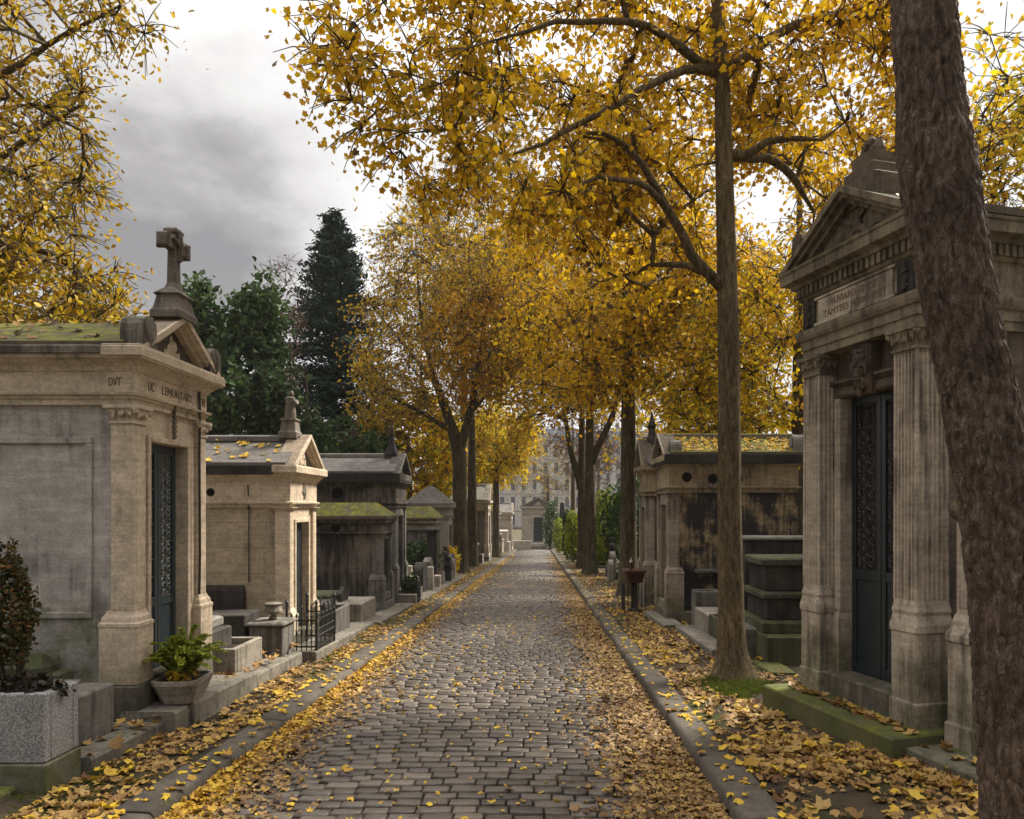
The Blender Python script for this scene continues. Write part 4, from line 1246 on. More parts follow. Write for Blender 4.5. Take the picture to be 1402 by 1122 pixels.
def stems(parent, n, base, spread, h, r, mat, seed, name='stem'):
    rnd = random.Random(seed); b = MB()
    for k in range(n):
        a = rnd.random() * 6.28; d = rnd.random() * spread; hh = h * rnd.uniform(.6, 1)
        p0 = Vector(base) + Vector((math.cos(a) * .03, math.sin(a) * .03, 0)); p2 = Vector(base) + Vector((math.cos(a) * d, math.sin(a) * d, hh))
        b.tube([p0, p0.lerp(p2, .5) + Vector((0, 0, .12 * hh)), p2], [r, r * .8, r * .4], 5)
    return b.build(name, M[mat], parent)


M['leafdark'] = leafmat('withered_dark_leaves', [(0, (.012, .010, .008)), (.6, (.03, .024, .016)), (.9, (.07, .04, .02)), (1, (.2, .09, .03))], .1)
# left bank, from near to far
tomb('speckled grey granite flower trough on a mossy stone foot beside the near kerb', (-3.1, 4.73, -.17),
     [('foot', -1.9, .015, -.16, .2, -.2, .16, 'granitebase', 'box'), ('trough', -1.9, 0, -.15, .19, .163, .6, 'granite', 'tub')], 'granite_planter', 'planter')
slabstone('border_stone', 'mossy border stone in front of the granite flower trough', -3.6, -3.24, 3.0, 4.55, -.10, .3, 'mossstep')
t = thing('clipped_shrub', 'small conical rust-leaved shrub growing in the granite flower trough', 'shrub', (-3.42, 4.74, .33))
stems(t, 7, (0, 0, 0), .14, .6, .012, 'barkdark', 3)
foliage(t, 3000, (-.06, 0, .62), (.2, .2, .42), .036, 'leafred', 4, cone=.55)
t = thing('ground_plant', 'dark withered ground plant spilling over the soil of the granite trough', 'plant', (-3.32, 4.72, .38))
stems(t, 16, (0, 0, 0), .22, .12, .006, 'barkdark', 8); foliage(t, 600, (0, 0, .05), (.26, .13, .09), .045, 'leafdark', 5)
tomb('plain rough grey tomb block beside the pale chapel plinth', (-3.3, 5.42, -.19),
     [('block', -2.2, 0, -.32, .26, -.2, .43, 'tomb', 'box'), ('leaning_slab', -2.0, -.24, -.28, .24, .432, .5, 'tomb', 'hip')])
tomb('green mossy coffin-shaped tomb against the pale chapel wall', (-3.75, 5.78, -.2),
     [('base', -1.6, 0, -.1, .12, .0, .5, 'tombmoss', 'box'), ('lid', -1.65, -.1, -.13, .1, .502, .64, 'tombmoss', 'hip')])
slabstone('border_stone', 'low worn border stone in front of the rough grey tomb block', -3.62, -3.06, 5.02, 5.98, -.13, .3, 'border')
slabstone('border_stone', 'short square border block at the corner of the pale chapel step', -3.45, -2.97, 5.99, 6.24, -.07, .3, 'border')
slabstone('border_stone', 'long pale border stone carrying the potted fern', -3.42, -2.93, 6.25, 7.62, -.085, .35, 'border')
t = thing('flower_pot', 'tapered concrete flower pot on the long border stone before the pale chapel', 'flower pot', (-3.1, 6.36, -.08), R(4))
b = MB(); b.loft(-.13, .13, -.17, .17, [(-.02, 0), (0, .01), (.055, .17), (.062, .175), (.064, .21), (.04, .212), (.035, .17)], .05); b.build('body', M['pot'], t)
b = MB(); b.loft(-.13, .13, -.17, .17, [(0, .1), (.036, .185)], .04); b.build('soil', M['soil'], t)
t = thing('potted_fern', 'bushy bright green fern growing in the tapered concrete pot', 'plant', (-3.1, 6.36, .11))
fern_fronds(t, 95, .29, .46, 12)
foliage(t, 60, (.0, 0, .04), (.14, .16, .05), .07, 'litteryellow', 14, name='dead_leaf_cluster')
slabstone('border_stone', 'flat border stone under the pale box grave', -3.4, -2.98, 7.64, 9.25, -.19, .3, 'border')
tomb('pale stone box grave with dark stacked slabs behind it', (-3.15, 7.95, -.3),
     [('curb', -1.8, 0, -.38, .36, 0, .43, 'tombpale', 'tub'), ('chest', -1.6, -.3, -.26, .26, .3, .58, 'tombdark', 'box'), ('lid', -1.65, -.4, -.28, .28, .582, .69, 'tomb', 'slab')])
tomb('small grey pedestal grave topped with a broken urn', (-3.1, 9.05, -.32),
     [('pedestal', -.4, 0, -.24, .2, -.1, .48, 'tomb', 'box'), ('cap', -.44, .03, -.27, .23, .482, .53, 'tomb', 'slab'), ('urn', -.3, -.08, -.1, .1, .53, .74, 'tombpale', 'urn'), ('back_block', -1.2, -.45, -.25, .25, -.1, .62, 'tombdark', 'box')])


def railing(label, loc, runs, h=.62, name='iron_railing', mat='iron'):
    t = thing(name, label, 'railing', loc)
    for (p, q) in runs:
        b = MB(); p, q = Vector(p), Vector(q); L = (q - p).length; n = max(3, int(L / .055))
        for z_ in (.08, .42): b.bar(p + Vector((0, 0, z_)), q + Vector((0, 0, z_)), .016, .02)
        for k in range(n + 1):
            o = p.lerp(q, k / n); e = h * (1.0 if k % 3 == 0 else .82)
            b.tube([o, o + Vector((0, 0, e - .06))], .0075, 5); b.lathe(o.x, o.y, [(.006, o.z + e - .06), (.019, o.z + e - .035), (.004, o.z + e)], 6)
        d = (q - p).normalized()
        for k in range(n):
            c = p.lerp(q, (k + .5) / n) + Vector((0, 0, .25)); pts = [c + d * (.024 * math.cos(a)) + Vector((0, 0, .05 * math.sin(a))) for a in np.linspace(0, 6.28, 9)]
            b.tube(pts, .004, 4)
        b.build('panel', M[mat], t)
    for c in sorted({tuple(x) for r in runs for x in r}):
        b = MB()
        b.tube([Vector(c), Vector(c) + Vector((0, 0, h + .02))], .016, 6); b.lathe(c[0], c[1], [(.01, c[2] + h), (.03, c[2] + h + .03), (.006, c[2] + h + .07)], 8)
        b.build('corner_post', M[mat], t)
    return t

slabstone('border_stone', 'border stone footing under the black iron railing', -3.35, -2.82, 9.3, 10.9, -.26, .3, 'border')
railing('black wrought iron grave railing in front of the ochre chapel', (0, 0, -.27), [((-3.24, 9.38, 0), (-2.86, 9.38, 0)), ((-2.86, 9.38, 0), (-2.86, 10.2, 0)), ((-2.86, 10.2, 0), (-3.24, 10.2, 0))])
slabstone('border_stone', 'sunken border stone before the two small box graves', -3.3, -2.88, 10.95, 12.8, -.36, .3, 'border')
tomb('small grey box grave just beyond the iron railing', (-3.12, 11.65, -.42), [('curb', -1.6, 0, -.42, .4, -.1, .43, 'tomb', 'tub'), ('ledger', -1.6, -.2, -.3, .3, .3, .52, 'tombdark', 'slab')])
tomb('low pale box grave with a dark plaque before the black low mausoleum', (-3.12, 13.35, -.46), [('curb', -1.7, 0, -.55, .6, -.1, .36, 'tombpale', 'box'), ('plaque', -.5, -.42, -.25, .2, .36, .62, 'tombdark', 'gable'), ('slab', -1.6, -.6, -.4, .45, .362, .5, 'tombmoss', 'slab')])
slabstone('border_stone', 'narrow border stone below the low soot-blackened mausoleum', -3.25, -2.82, 13.0, 16.6, -.5, .3, 'border')
railing('black iron flower stand before the tall black mausoleum', (0, 0, -.63), [((-3.2, 17.0, 0), (-2.85, 17.0, 0)), ((-2.85, 17.0, 0), (-2.85, 17.5, 0))], .6, 'iron_flower_stand')
tomb('squat stone block at the foot of the black flower stand', (-2.95, 16.85, -.62), [('block', -.3, .12, -.1, .1, -.1, .22, 'border', 'box')], 'stone_block', 'block')
slabstone('border_stone', 'far border stone along the cluster of small graves', -3.25, -2.8, 17.8, 28.5, -.82, .3, 'border')

LG = [
    (19.0, 'pale cube grave marker with a white vase on it', [('block', -.5, 0, -.25, .25, -.1, .5, 'tombpale', 'box'), ('vase', -.34, -.16, -.09, .09, .5, .8, 'farstone', 'urn')]),
    (20.0, 'dark upright slab grave behind the black flower stand', [('slab', -.25, 0, -.35, .35, -.1, .85, 'tombdark', 'round'), ('ledger', -1.6, -.3, -.4, .4, -.1, .25, 'tombmoss', 'slab')]),
    (21.2, 'grey gabled stele with an ivy-green ledger', [('stele', -.2, 0, -.3, .3, -.1, .95, 'tomb', 'gable'), ('ledger', -1.7, -.25, -.42, .42, -.1, .3, 'tombmoss', 'slab')]),
    (22.4, 'tall thin dark pillar monument with a capped top', [('pillar', -.3, 0, -.16, .16, -.1, 1.7, 'tombdark', 'box'), ('cap', -.35, .05, -.2, .2, 1.702, 1.85, 'tombdark', 'hip')]),
    (23.2, 'low white-edged box grave before the squat mossy mausoleum', [('curb', -1.2, .1, -.3, .3, -.1, .4, 'tombpale', 'tub')]),
    (25.6, 'small stone cross grave on a stepped base', [('base', -.4, .1, -.28, .28, -.1, .3, 'tomb', 'box'), ('cross', -.24, -.08, -.26, .26, .3, 1.2, 'tomb', 'cross')]),
    (26.8, 'rounded grey headstone beside the forked tree', [('headstone', -.18, 0, -.32, .32, -.1, .9, 'tomb', 'round'), ('ledger', -1.6, -.2, -.4, .4, -.1, .22, 'tomb', 'slab')]),
    (33.5, 'dark box tomb between the forked tree and the trunk behind it', [('chest', -1.8, 0, -.6, .6, -.2, .8, 'tombdark', 'box'), ('lid', -1.85, .05, -.65, .65, .802, .95, 'tombdark', 'slab')]),
    (38.5, 'black upright grave chest beyond the second left trunk', [('chest', -1.5, .2, -.6, .6, -.2, 1.0, 'tombdark', 'box'), ('lid', -1.5, .25, -.66, .66, 1.002, 1.12, 'tomb', 'slab')]),
    (48.5, 'pale gabled stele just before the far left trunk', [('stele', -.35, 0, -.45, .45, -.2, 1.5, 'tombpale', 'gable')]),
    (54.5, 'mossy low tomb just after the far left trunk', [('chest', -1.6, .3, -.7, .7, -.2, .8, 'tombmoss', 'box')]),
    (64.0, 'white low tomb near the end of the lane', [('chest', -1.6, .3, -.8, .8, -.2, 1.0, 'farstone', 'box'), ('lid', -1.65, .35, -.85, .85, 1.002, 1.15, 'tombpale', 'slab')]),
]
LG2 = [
    (18.3, -2.95, 'tiny grey curb stone right before the far border stone', [('curb', -.3, 0, -.2, .2, -.1, .3, 'tomb', 'box')]),
    (19.5, -4.6, 'pale gabled stele in the second row behind the white vase', [('stele', -.2, 0, -.35, .35, -.1, 1.5, 'tombpale', 'gable')]),
    (20.6, -2.98, 'slim pale post between the dark slab and the gabled stele', [('post', -.16, 0, -.08, .08, -.1, .7, 'farstone', 'box')]),
    (21.8, -4.9, 'second-row dark stone cross behind the gabled stele', [('base', -.35, .05, -.25, .25, -.1, .4, 'tombdark', 'box'), ('cross', -.22, -.08, -.3, .3, .4, 1.7, 'tombdark', 'cross')]),
    (22.0, -2.96, 'small white box marker by the tall dark pillar', [('block', -.2, 0, -.18, .18, -.1, .38, 'farstone', 'box')]),
    (24.6, -2.95, 'dark little urn pedestal in front of the squat mossy mausoleum', [('pedestal', -.22, 0, -.14, .14, -.1, .6, 'tombdark', 'box'), ('urn', -.2, -.02, -.09, .09, .6, .85, 'tombdark', 'urn')]),
    (26.2, -3.0, 'pale thin slab leaning beside the small stone cross', [('slab', -.1, 0, -.22, .22, -.1, .75, 'tombpale', 'round')]),
    (40.5, -3.2, 'grey low curb past the black upright chest', [('curb', -1.2, .1, -.5, .5, -.1, .5, 'tomb', 'tub')]),
    (52.6, -3.3, 'pale stepped pedestal beside the far left trunk', [('base', -.8, .2, -.4, .4, -.2, .7, 'farstone', 'box'), ('upper', -.6, .0, -.28, .28, .702, 1.6, 'farstone', 'box')]),
    (61.0, -3.1, 'grey gabled far stele near the white low tomb', [('stele', -.4, 0, -.5, .5, -.2, 1.7, 'tomb', 'gable')]),
    (68.0, -2.9, 'white far pedestal tomb just before the end of the left kerb', [('base', -1.2, .2, -.6, .6, -.2, .9, 'farstone', 'box'), ('upper', -1.0, .0, -.4, .4, .902, 2.0, 'farstone', 'gable')]),
    (20.6, 2.5, 'low mossy curb right behind the near avenue tree', [('curb', 0, 1.2, -.35, .35, -.1, .4, 'tombmoss', 'tub')]),
    (24.8, 2.35, 'pale round-topped marker between the ledge tomb and headstone', [('headstone', 0, .15, -.25, .25, -.1, .75, 'tombpale', 'round')]),
    (28.0, 2.75, 'dark stone cross under the laurel thicket', [('base', -.2, .25, -.25, .25, -.1, .4, 'tomb', 'box'), ('cross', -.05, .1, -.3, .3, .4, 1.5, 'tombdark', 'cross')]),
    (42.5, 2.3, 'grey box tomb beside the narrow bright bush', [('chest', 0, 1.4, -.6, .6, -.2, .8, 'tomb', 'box'), ('lid', -.05, 1.45, -.65, .65, .802, .95, 'tombpale', 'slab')]),
]
for y, x, lb, bl in LG2: tomb(lb, (x, y, G(y) - .03), bl)
for y, lb, bl in LG:
    tomb(lb, (-3.12 if y < 30 else -3.45, y, G(y) - .03), bl)

# right bank
slabstone('border_stone', 'mossy border stone behind the slim tree foot by the stepped tomb', 2.66, 2.98, 8.4, 9.3, -.31, .3, 'mossstep')
slabstone('border_stone', 'long border stone in front of the right row of square curb blocks', 2.28, 2.62, 9.7, 12.3, -.33, .3, 'border')
slabstone('border_stone', 'far border stone ending at the black-crusted mausoleum step', 2.1, 2.45, 12.35, 14.7, -.42, .3, 'border')
for k, (y0, y1, lb) in enumerate(((9.55, 10.25, 'square curb block nearest the slim tree, darkest of the right row'), (10.27, 11.1, 'middle curb block with a hollow top in the right row'), (11.12, 12.1, 'farthest and palest curb block in the right row'))):
    yc = (y0 + y1) / 2
    tomb(lb, (2.58, yc, G(yc) - .05), [('curb', 0, 1.4, y0 - yc, y1 - yc, -.1, .42, ('tomb', 'tombmoss', 'tombpale')[k], 'tub' if k == 1 else 'box')], 'grave_curb', 'grave')
tomb('dark little chest grave with a pale lid behind the curb blocks', (3.1, 11.9, -.44), [('chest', 0, 1.0, -.3, .3, .4, .8, 'tombdark', 'box'), ('lid', -.04, 1.04, -.34, .34, .802, .86, 'tombpale', 'slab'), ('foot', 0, 1, -.28, .28, -.1, .4, 'tomb', 'box')])
tomb('small stone trough beside the plinth of the black-crusted mausoleum', (2.75, 12.75, -.47), [('trough', -.05, .4, -.2, .2, -.1, .62, 'tomb', 'tub')])
tomb('stepped mossy green tomb of stacked slabs behind the slim tree', (2.85, 9.9, -.36),
     [('curb', -.02, 2.2, -.85, -.25, -.2, .35, 'tombmoss', 'box'), ('lower_slab', .0, 2.2, -.6, .5, .352, .5, 'tombmoss', 'slab'), ('chest', .1, 2.2, -.45, .45, .5, .78, 'tombdark', 'box'),
      ('upper_slab', .03, 2.2, -.5, .5, .78, .86, 'tombmoss', 'slab'), ('upper_chest', .12, 2.2, -.35, .4, .862, 1.2, 'tombdark', 'box'), ('top_slab', .05, 2.2, -.4, .45, 1.2, 1.3, 'tombmoss', 'slab')])
tomb('black tall tomb block topped by a pale ledge against the crusted wall', (2.9, 11.2, -.4), [('block', .2, 2.4, -.2, .3, -.2, 1.5, 'tombdark', 'box'), ('ledge', .15, 2.45, -.24, .34, 1.502, 1.56, 'tomb', 'slab')])
t = thing('iron_jardiniere', 'dark red cast iron jardiniere on a post beside the verge', 'jardiniere', (1.98, 15.2, G(15.2) - .03))
b = MB(); b.box(-.06, .06, -.06, .06, -.1, .62, .01); b.loft(-.06, .06, -.06, .06, [(.06, -.1), (.06, .06), (.0, .1)], .01); b.build('post', M['tombdark'], t)
b = MB(); b.loft(-.2, .2, -.26, .26, [(-.08, .62), (-.05, .64), (.0, .84), (.03, .85), (.03, .88), (.0, .885)], .03); b.build('basin', M['rust'], t)
b = MB()
for k in range(7): b.tube([(-.23, -.24 + .08 * k, .0), (-.23, -.24 + .08 * k, .6)], .01, 5); b.tube([(-.23 + .07 * k, -.27, .0), (-.23 + .07 * k, -.27, .6)], .01, 5)
b.build('iron_bars', M['iron'], t)
t = thing('grave_lantern', 'little white-topped grave lantern standing on the red jardiniere', 'lantern', (1.9, 15.1, G(15.2) + .855))
b = MB(); b.lathe(0, 0, [(.035, 0), (.04, .02), (.03, .03), (.03, .14), (.045, .15)], 8); b.build('body', M['rust'], t)
b = MB(); b.lathe(0, 0, [(.045, .151), (.04, .18), (.015, .21), (.02, .23), (.005, .25)], 8); b.build('lid', M['farstone'], t)
RG = [
    (19.6, 2.85, 'narrow grey gabled stele right of the near avenue tree', [('stele', 0, .2, -.3, .3, -.1, 1.1, 'tomb', 'gable'), ('ledger', .25, 1.7, -.4, .4, -.1, .28, 'tomb', 'slab')]),
    (21.5, 2.45, 'pale rounded post marker with a dark cap behind the near avenue tree', [('post', 0, .3, -.15, .15, -.1, .8, 'tombpale', 'box'), ('cap', -.03, .33, -.18, .18, .802, .95, 'tombdark', 'hip')]),
    (23.5, 2.6, 'low flat tomb with a pale ledge under the green bush', [('chest', 0, 1.6, -.5, .5, -.1, .6, 'tombdark', 'box'), ('lid', -.05, 1.65, -.55, .55, .602, .72, 'tombpale', 'slab')]),
    (26.0, 2.5, 'grey round-topped headstone amid green leaves', [('headstone', 0, .2, -.35, .35, -.1, 1.0, 'tomb', 'round'), ('ledger', .25, 1.8, -.4, .4, -.1, .3, 'tombmoss', 'slab')]),
    (38.5, 2.3, 'dark leafy tomb just past the pair of trunks', [('chest', 0, 1.6, -.6, .6, -.2, 1.0, 'tombdark', 'box'), ('cross', .5, .7, -.35, .35, 1.0, 2.2, 'tombdark', 'cross')]),
    (46.0, 2.1, 'tall dark obelisk at the right of the lane', [('obelisk', 0, .7, -.35, .35, -.2, 3.0, 'tombdark', 'obelisk')]),
    (57.0, 1.95, 'grey tall slab tomb by the far right kerb', [('slab', 0, .5, -.7, .7, -.2, 3.0, 'tomb', 'round')]),
    (68.0, 1.75, 'small dark spired monument at the far end of the right kerb', [('shaft', 0, .8, -.4, .4, -.2, 2.6, 'tombdark', 'box'), ('spire', .1, .7, -.3, .3, 2.6, 4.6, 'tombdark', 'obelisk')]),
]
for y, x, lb, bl in RG: tomb(lb, (x, y, G(y) - .03), bl)

# end of the lane: low wall with steps
tomb('low pale wall with a stepped opening across the end of the lane', (-.2, 80.0, -2.8), [('wall', -2.6, -.6, -.2, .2, -.3, .75, 'farstone', 'box'), ('wall', .9, 2.4, -.2, .2, -.3, .75, 'farstone', 'box'), ('step', -.6, .9, -.4, .5, -.3, .2, 'tombpale', 'box'), ('upper_step', -.6, .9, .0, .5, .2, .4, 'tombpale', 'box')], 'low_wall', 'wall')


# ------------------------------------------------------------------ the town behind
def town_house(label, x, y, w, h, d, floors, cols, wallm, roofm, z0=-2.95, rz=0, dormers=True):
    t = thing('town_house', label, 'building', (x, y, z0), rz)
    b = MB(); b.box(-w / 2, w / 2, 0, d, 0, h, .02)
    fh = h / floors
    for f in range(1, floors + 1): b.loft(-w / 2, w / 2, 0, d, [(.0, f * fh - .25), (.16, f * fh - .2), (.2, f * fh - .02), (.01, f * fh)], .02)
    for c in range(cols + 1):
        xx = -w / 2 + w * c / cols
        b.box(max(-w / 2, xx - .22), min(w / 2, xx + .22), -.07, .0, .4, h - .3, .01)
    b.build('wall', wallm, t)
    for f in range(floors):
        for c in range(cols):
            xx = -w / 2 + w * (c + .5) / cols; ww = w / cols * .36; za, zb = f * fh + fh * .16, f * fh + fh * .78
            q = MB(); fr_ = .12
            q.box(xx - ww / 2 - fr_, xx - ww / 2, -.09, .0, za, zb + fr_, .01); q.box(xx + ww / 2, xx + ww / 2 + fr_, -.09, .0, za, zb + fr_, .01)
            q.box(xx - ww / 2, xx + ww / 2, -.088, .0, zb, zb + fr_, .01); q.box(xx - ww / 2 - .2, xx + ww / 2 + .2, -.22, .0, za - .12, za, .01)
            wn = q.build('window', wallm, t)
            q = MB(); q.box(xx - ww / 2, xx + ww / 2, -.03, -.004, za, zb, .004)
            q.build('pane', M['glass'], wn)
    r = MB(); r.rings([MB.rect(-w / 2 - .3, w / 2 + .3, -.3, d + .3, h + .01, .02), MB.rect(-w / 2 - .3, w / 2 + .3, -.3, d + .3, h + .25, .02), MB.rect(-w / 2 + .1, w / 2 - .1, .2, d - .2, h + .26, .02), MB.rect(-w / 2 + 1.2, w / 2 - 1.2, 1.4, d - 1.4, h + 3.0, .02), MB.rect(-w / 2 + 4, w / 2 - 4, 4, d - 4, h + 3.8, .02)])
    ro = r.build('roof', roofm, t)
    for c in range(3):
        k = MB(); k.box(-w * .35 + c * w * .33, -w * .35 + c * w * .33 + .9, 2.5, 4, h + 2.2, h + 5.2, .03)
        k.build('chimney', wallm, ro)
    if dormers:
        for c in range(0, cols, 2):
            xx = -w / 2 + w * (c + .5) / cols
            q = MB(); q.prism([(xx - .7, h + .5), (xx + .7, h + .5), (xx + .7, h + 2), (xx, h + 2.6), (xx - .7, h + 2)], 'y', .35, 2); dq = q.build('dormer', wallm, ro)
            q = MB(); q.box(xx - .4, xx + .4, .3, .34, h + .7, h + 1.9, .01); q.build('pane', M['glass'], dq)
    return t

M['town'] = stone('pale_town_render', (.7, .67, .62), (.6, .57, .53), soot_amt=.15, seed=41, grain=.2)
M['town2'] = stone('grey_town_render', (.6, .6, .6), (.5, .5, .5), soot_amt=.15, seed=42, grain=.2)
M['zinc'] = simple('blue_grey_zinc_roof', (.16, .18, .21), .5, .25, .8, .1, .4)
town_house('cream five-storey town house with zinc mansard closing the view', -1, 165, 22, 19.5, 12, 5, 9, M['town'], M['zinc'])
town_house('paler grey town house with long zinc roof right of the cream one', 19, 175, 17, 20, 12, 6, 7, M['town2'], M['zinc'])
town_house('low white town house left of the cream five-storey one', -20, 160, 14, 12, 12, 4, 6, M['town'], M['zinc'])

# ------------------------------------------------------------------ trees
def px(*a):
    """(px, py, Y, radius in px) -> x, y, z, r"""
    X, Y_, Z = pt(a[0], a[1], a[2]); return (X, Y_, Z, a[3] * a[2] / FPX)

bz = lambda y: G(y) - .05
# T1, slim tree in the right verge
Y0 = 8.25
tree('plane_tree', 'slim grey-trunked tree with large golden leaves in the right verge', [px(1005, 936, Y0, 42), px(1004, 918, Y0, 29), px(1002, 895, Y0, 22.5), px(1001, 850, Y0, 18.5), px(999, 700, Y0, 16.5), px(998, 500, Y0, 15), px(996, 400, Y0, 14), px(992, 250, Y0, 12.5), px(988, 100, Y0, 10.5), px(982, 0, Y0, 8.5), px(975, -130, Y0, 6), px(965, -280, Y0, 3)],
     [[px(984, 390, Y0, 8), px(948, 350, 8.1, 7), px(915, 285, 7.9, 6), px(880, 225, 7.7, 5), px(850, 192, 7.5, 4), px(800, 182, 7.2, 2)],
      [px(905, 268, 7.85, 4.5), px(870, 250, 7.6, 4), px(820, 245, 7.3, 3), px(770, 262, 7.0, 1.5)],
      [px(978, 383, Y0, 5), px(940, 362, 8.4, 4.5), px(895, 365, 8.6, 4), px(845, 380, 8.8, 2)],
      [px(980, 100, Y0, 7), px(940, 93, 8, 6), px(880, 125, 7.7, 5), px(800, 170, 7.3, 4), px(745, 195, 7, 3), px(690, 215, 6.7, 1.5)],
      [px(975, 105, Y0, 7), px(930, 65, 8.1, 6), px(890, 38, 7.9, 5), px(830, 27, 7.6, 4.5), px(760, 32, 7.3, 3.5), px(680, 55, 7.0, 2)],
      [px(992, 102, Y0, 8), px(1030, 70, 8.3, 7), px(1090, 35, 8.5, 6), px(1160, 15, 8.7, 4.5), px(1230, -10, 8.9, 2)],
      [px(1004, 230, Y0, 7), px(1035, 202, 8.2, 6), px(1070, 192, 8.1, 5), px(1125, 192, 8.0, 2)],
      [px(1006, 222, Y0, 6.5), px(1050, 217, 8.5, 6), px(1088, 248, 8.7, 5), px(1114, 290, 8.9, 2)]],
     [((.7, 9.0, 7.2), (2.6, 1.7, 1.9), 150), ((-1.35, 7.8, 6.5), (1.35, 1.1, 1.6), 76), ((.1, 8.8, 5.6), (1.7, .9, .8), 36), ((3.6, 9.0, 6.6), (1.8, 1.6, 1.6), 105), ((.9, 9.1, 5.0), (1.4, .8, .8), 22), ((2.2, 8.3, 7.5), (.6, .6, 1.2), 10)],
     M['leafgold'], M['barkgrey'], 11, .068, 60, .38, (MAPLE, MAPLE_F), None, .42)
# T2, big leaning trunk in front
trunkpts = [(1412, 1160, 4.0, 68), (1408, 1122, 4.0, 61), (1398, 1000, 4.0, 56), (1380, 800, 4.0, 52), (1350, 600, 4.0, 49), (1321, 450, 4.0, 47), (1299, 330, 4.0, 48), (1282, 220, 4.0, 51), (1273, 130, 4.0, 44), (1263, 0, 4.0, 42), (1250, -200, 4.0, 40), (1235, -500, 4.0, 36), (1225, -900, 4.0, 28)]


def big_trunk():
    rng = np.random.default_rng(3); rnd = random.Random(5)
    tp = smooth_poly([px(*p) for p in trunkpts], .012)
    tp = [q for k, q in enumerate(tp) if q[2] < 4.9 or k % 6 == 0 or k == len(tp) - 1]
    base = np.array([tp[0][0], tp[0][1], G(4.0) - .1])
    root = thing('plane_tree', 'thick leaning foreground trunk with scaly red-brown bark', 'tree', tuple(base))
    ns = 150; rings = []
    for q in tp:
        ring = []
        for k in range(ns):
            a = 2 * math.pi * k / ns; ca, sa = math.cos(a), math.sin(a)
            u = Vector((ca * .2, sa * .2, q[2] * .32))
            wv = mnoise.noise_vector(u * 9) * .035 + mnoise.noise_vector(u * 24) * .014
            F, _p = mnoise.voronoi((u + wv) * 17)
            e = min(1, (F[1] - F[0]) * 2.6)
            F2, _p = mnoise.voronoi((u + wv) * 38)
            e2 = min(1, (F2[1] - F2[0]) * 2.4)
            w = .035 * mnoise.noise(Vector((ca * 1.5, sa * 1.5, q[2] * .9)))
            cell = mnoise.noise(_p[0] * 31)
            rr = q[3] * (1 + w) - .016 * (1 - e) ** 1.5 - .007 * (1 - e2) + .004 * cell
            ring.append((q[0] - base[0] + rr * ca, q[1] - base[1] + rr * sa, q[2] - base[2]))
        rings.append(ring)
    V = np.array(rings).reshape(-1, 3); n = len(rings)
    F = np.array([(j * ns + i, j * ns + (i + 1) % ns, (j + 1) * ns + (i + 1) % ns, (j + 1) * ns + i) for j in range(n - 1) for i in range(ns)])
    fast_mesh('trunk', V, F, M['barkbrown'], root, True)
    top = np.array(tp[-1][:3]) - base
    b = MB(); LP = []
    for k in range(7):
        a = k * 2.4; p0 = Vector(top) - Vector((0, 0, .5 + .3 * k)); d = Vector((math.cos(a), math.sin(a), .45))
        p1 = p0 + d * 1.1; p2 = p0 + d * 2.2 + Vector((0, 0, .5)); b.tube([p0, p1, p2], [.06, .04, .015], 7)
        for j in range(420):
            t = rnd.uniform(.35, 1.15); LP.append(np.array(p0 + (p2 - p0) * t) + rng.normal(size=3) * .4)
    b.build('branch', M['barkbrown'], root)
    LP = np.array(LP); leaf_mesh('crown', LP, rng.normal(size=LP.shape), .12, M['leafdull'], (OVAL, OVAL_F), rng, root)
    return root

big_trunk()


def avenue(label, x, y, hpx, rad, crowns, leafm, seed, size, per, limbs=(), top=None, lean=0.0, **kw):
    z = bz(y); tp = top or 9.0
    trunk = [(x, y, z - .1, rad * 1.75), (x, y, z + .25, rad * 1.25), (x + lean * .1, y, z + 1.0, rad), (x + lean * .3, y, z + 3, rad * .9), (x + lean * .6, y, z + 6, rad * .72), (x + lean, y, z + tp, rad * .35), (x + lean * 1.1, y, z + tp + 2.5, rad * .12)]
    return tree(kw.pop('name', 'plane_tree'), label, trunk, limbs, crowns, M[leafm], M[kw.pop('bark', 'barkdark')], seed, size, per, kw.pop('spread', .55), kw.pop('tpl', (OVAL, OVAL_F)), kw.pop('group', None), kw.pop('twig', .6), **kw)

avenue('nearest dark-trunked avenue tree on the right, full of yellow leaves', 2.32, 19, 0, .23, [((2.0, 18.8, 8.6), (3.6, 3.4, 3.9), 250), ((1.2, 17.6, 5.6), (2.2, 2.0, 1.6), 70), ((4.2, 19, 6.6), (2.4, 2.6, 2.4), 90)], 'leafgold', 21, .125, 50)
avenue('second avenue tree on the right with golden crown', 2.07, 29.6, 0, .25, [((1.3, 29.4, 9.6), (4.4, 4, 5.2), 250), ((.2, 28, 6.2), (2.4, 2, 2.0), 60)], 'leafgold', 22, .15, 46, twig=.8, spread=.7,
       limbs=[[(2.07, 29.6, 3.4, .16), (2.9, 29.4, 5.2, .12), (3.5, 29.2, 7.5, .06)]])
avenue('third right avenue tree with a dark trunk forked low', 2.0, 34, 0, .22, [((2.6, 34.5, 10), (3.6, 3.6, 4.5), 120)], 'leafdull', 23, .2, 36, twig=.9, spread=.8,
       limbs=[[(2.0, 34, 2.4, .17), (1.5, 34, 4.2, .13), (1.1, 34, 6.4, .08), (.7, 34, 8.5, .04)]])
LY = 30.8
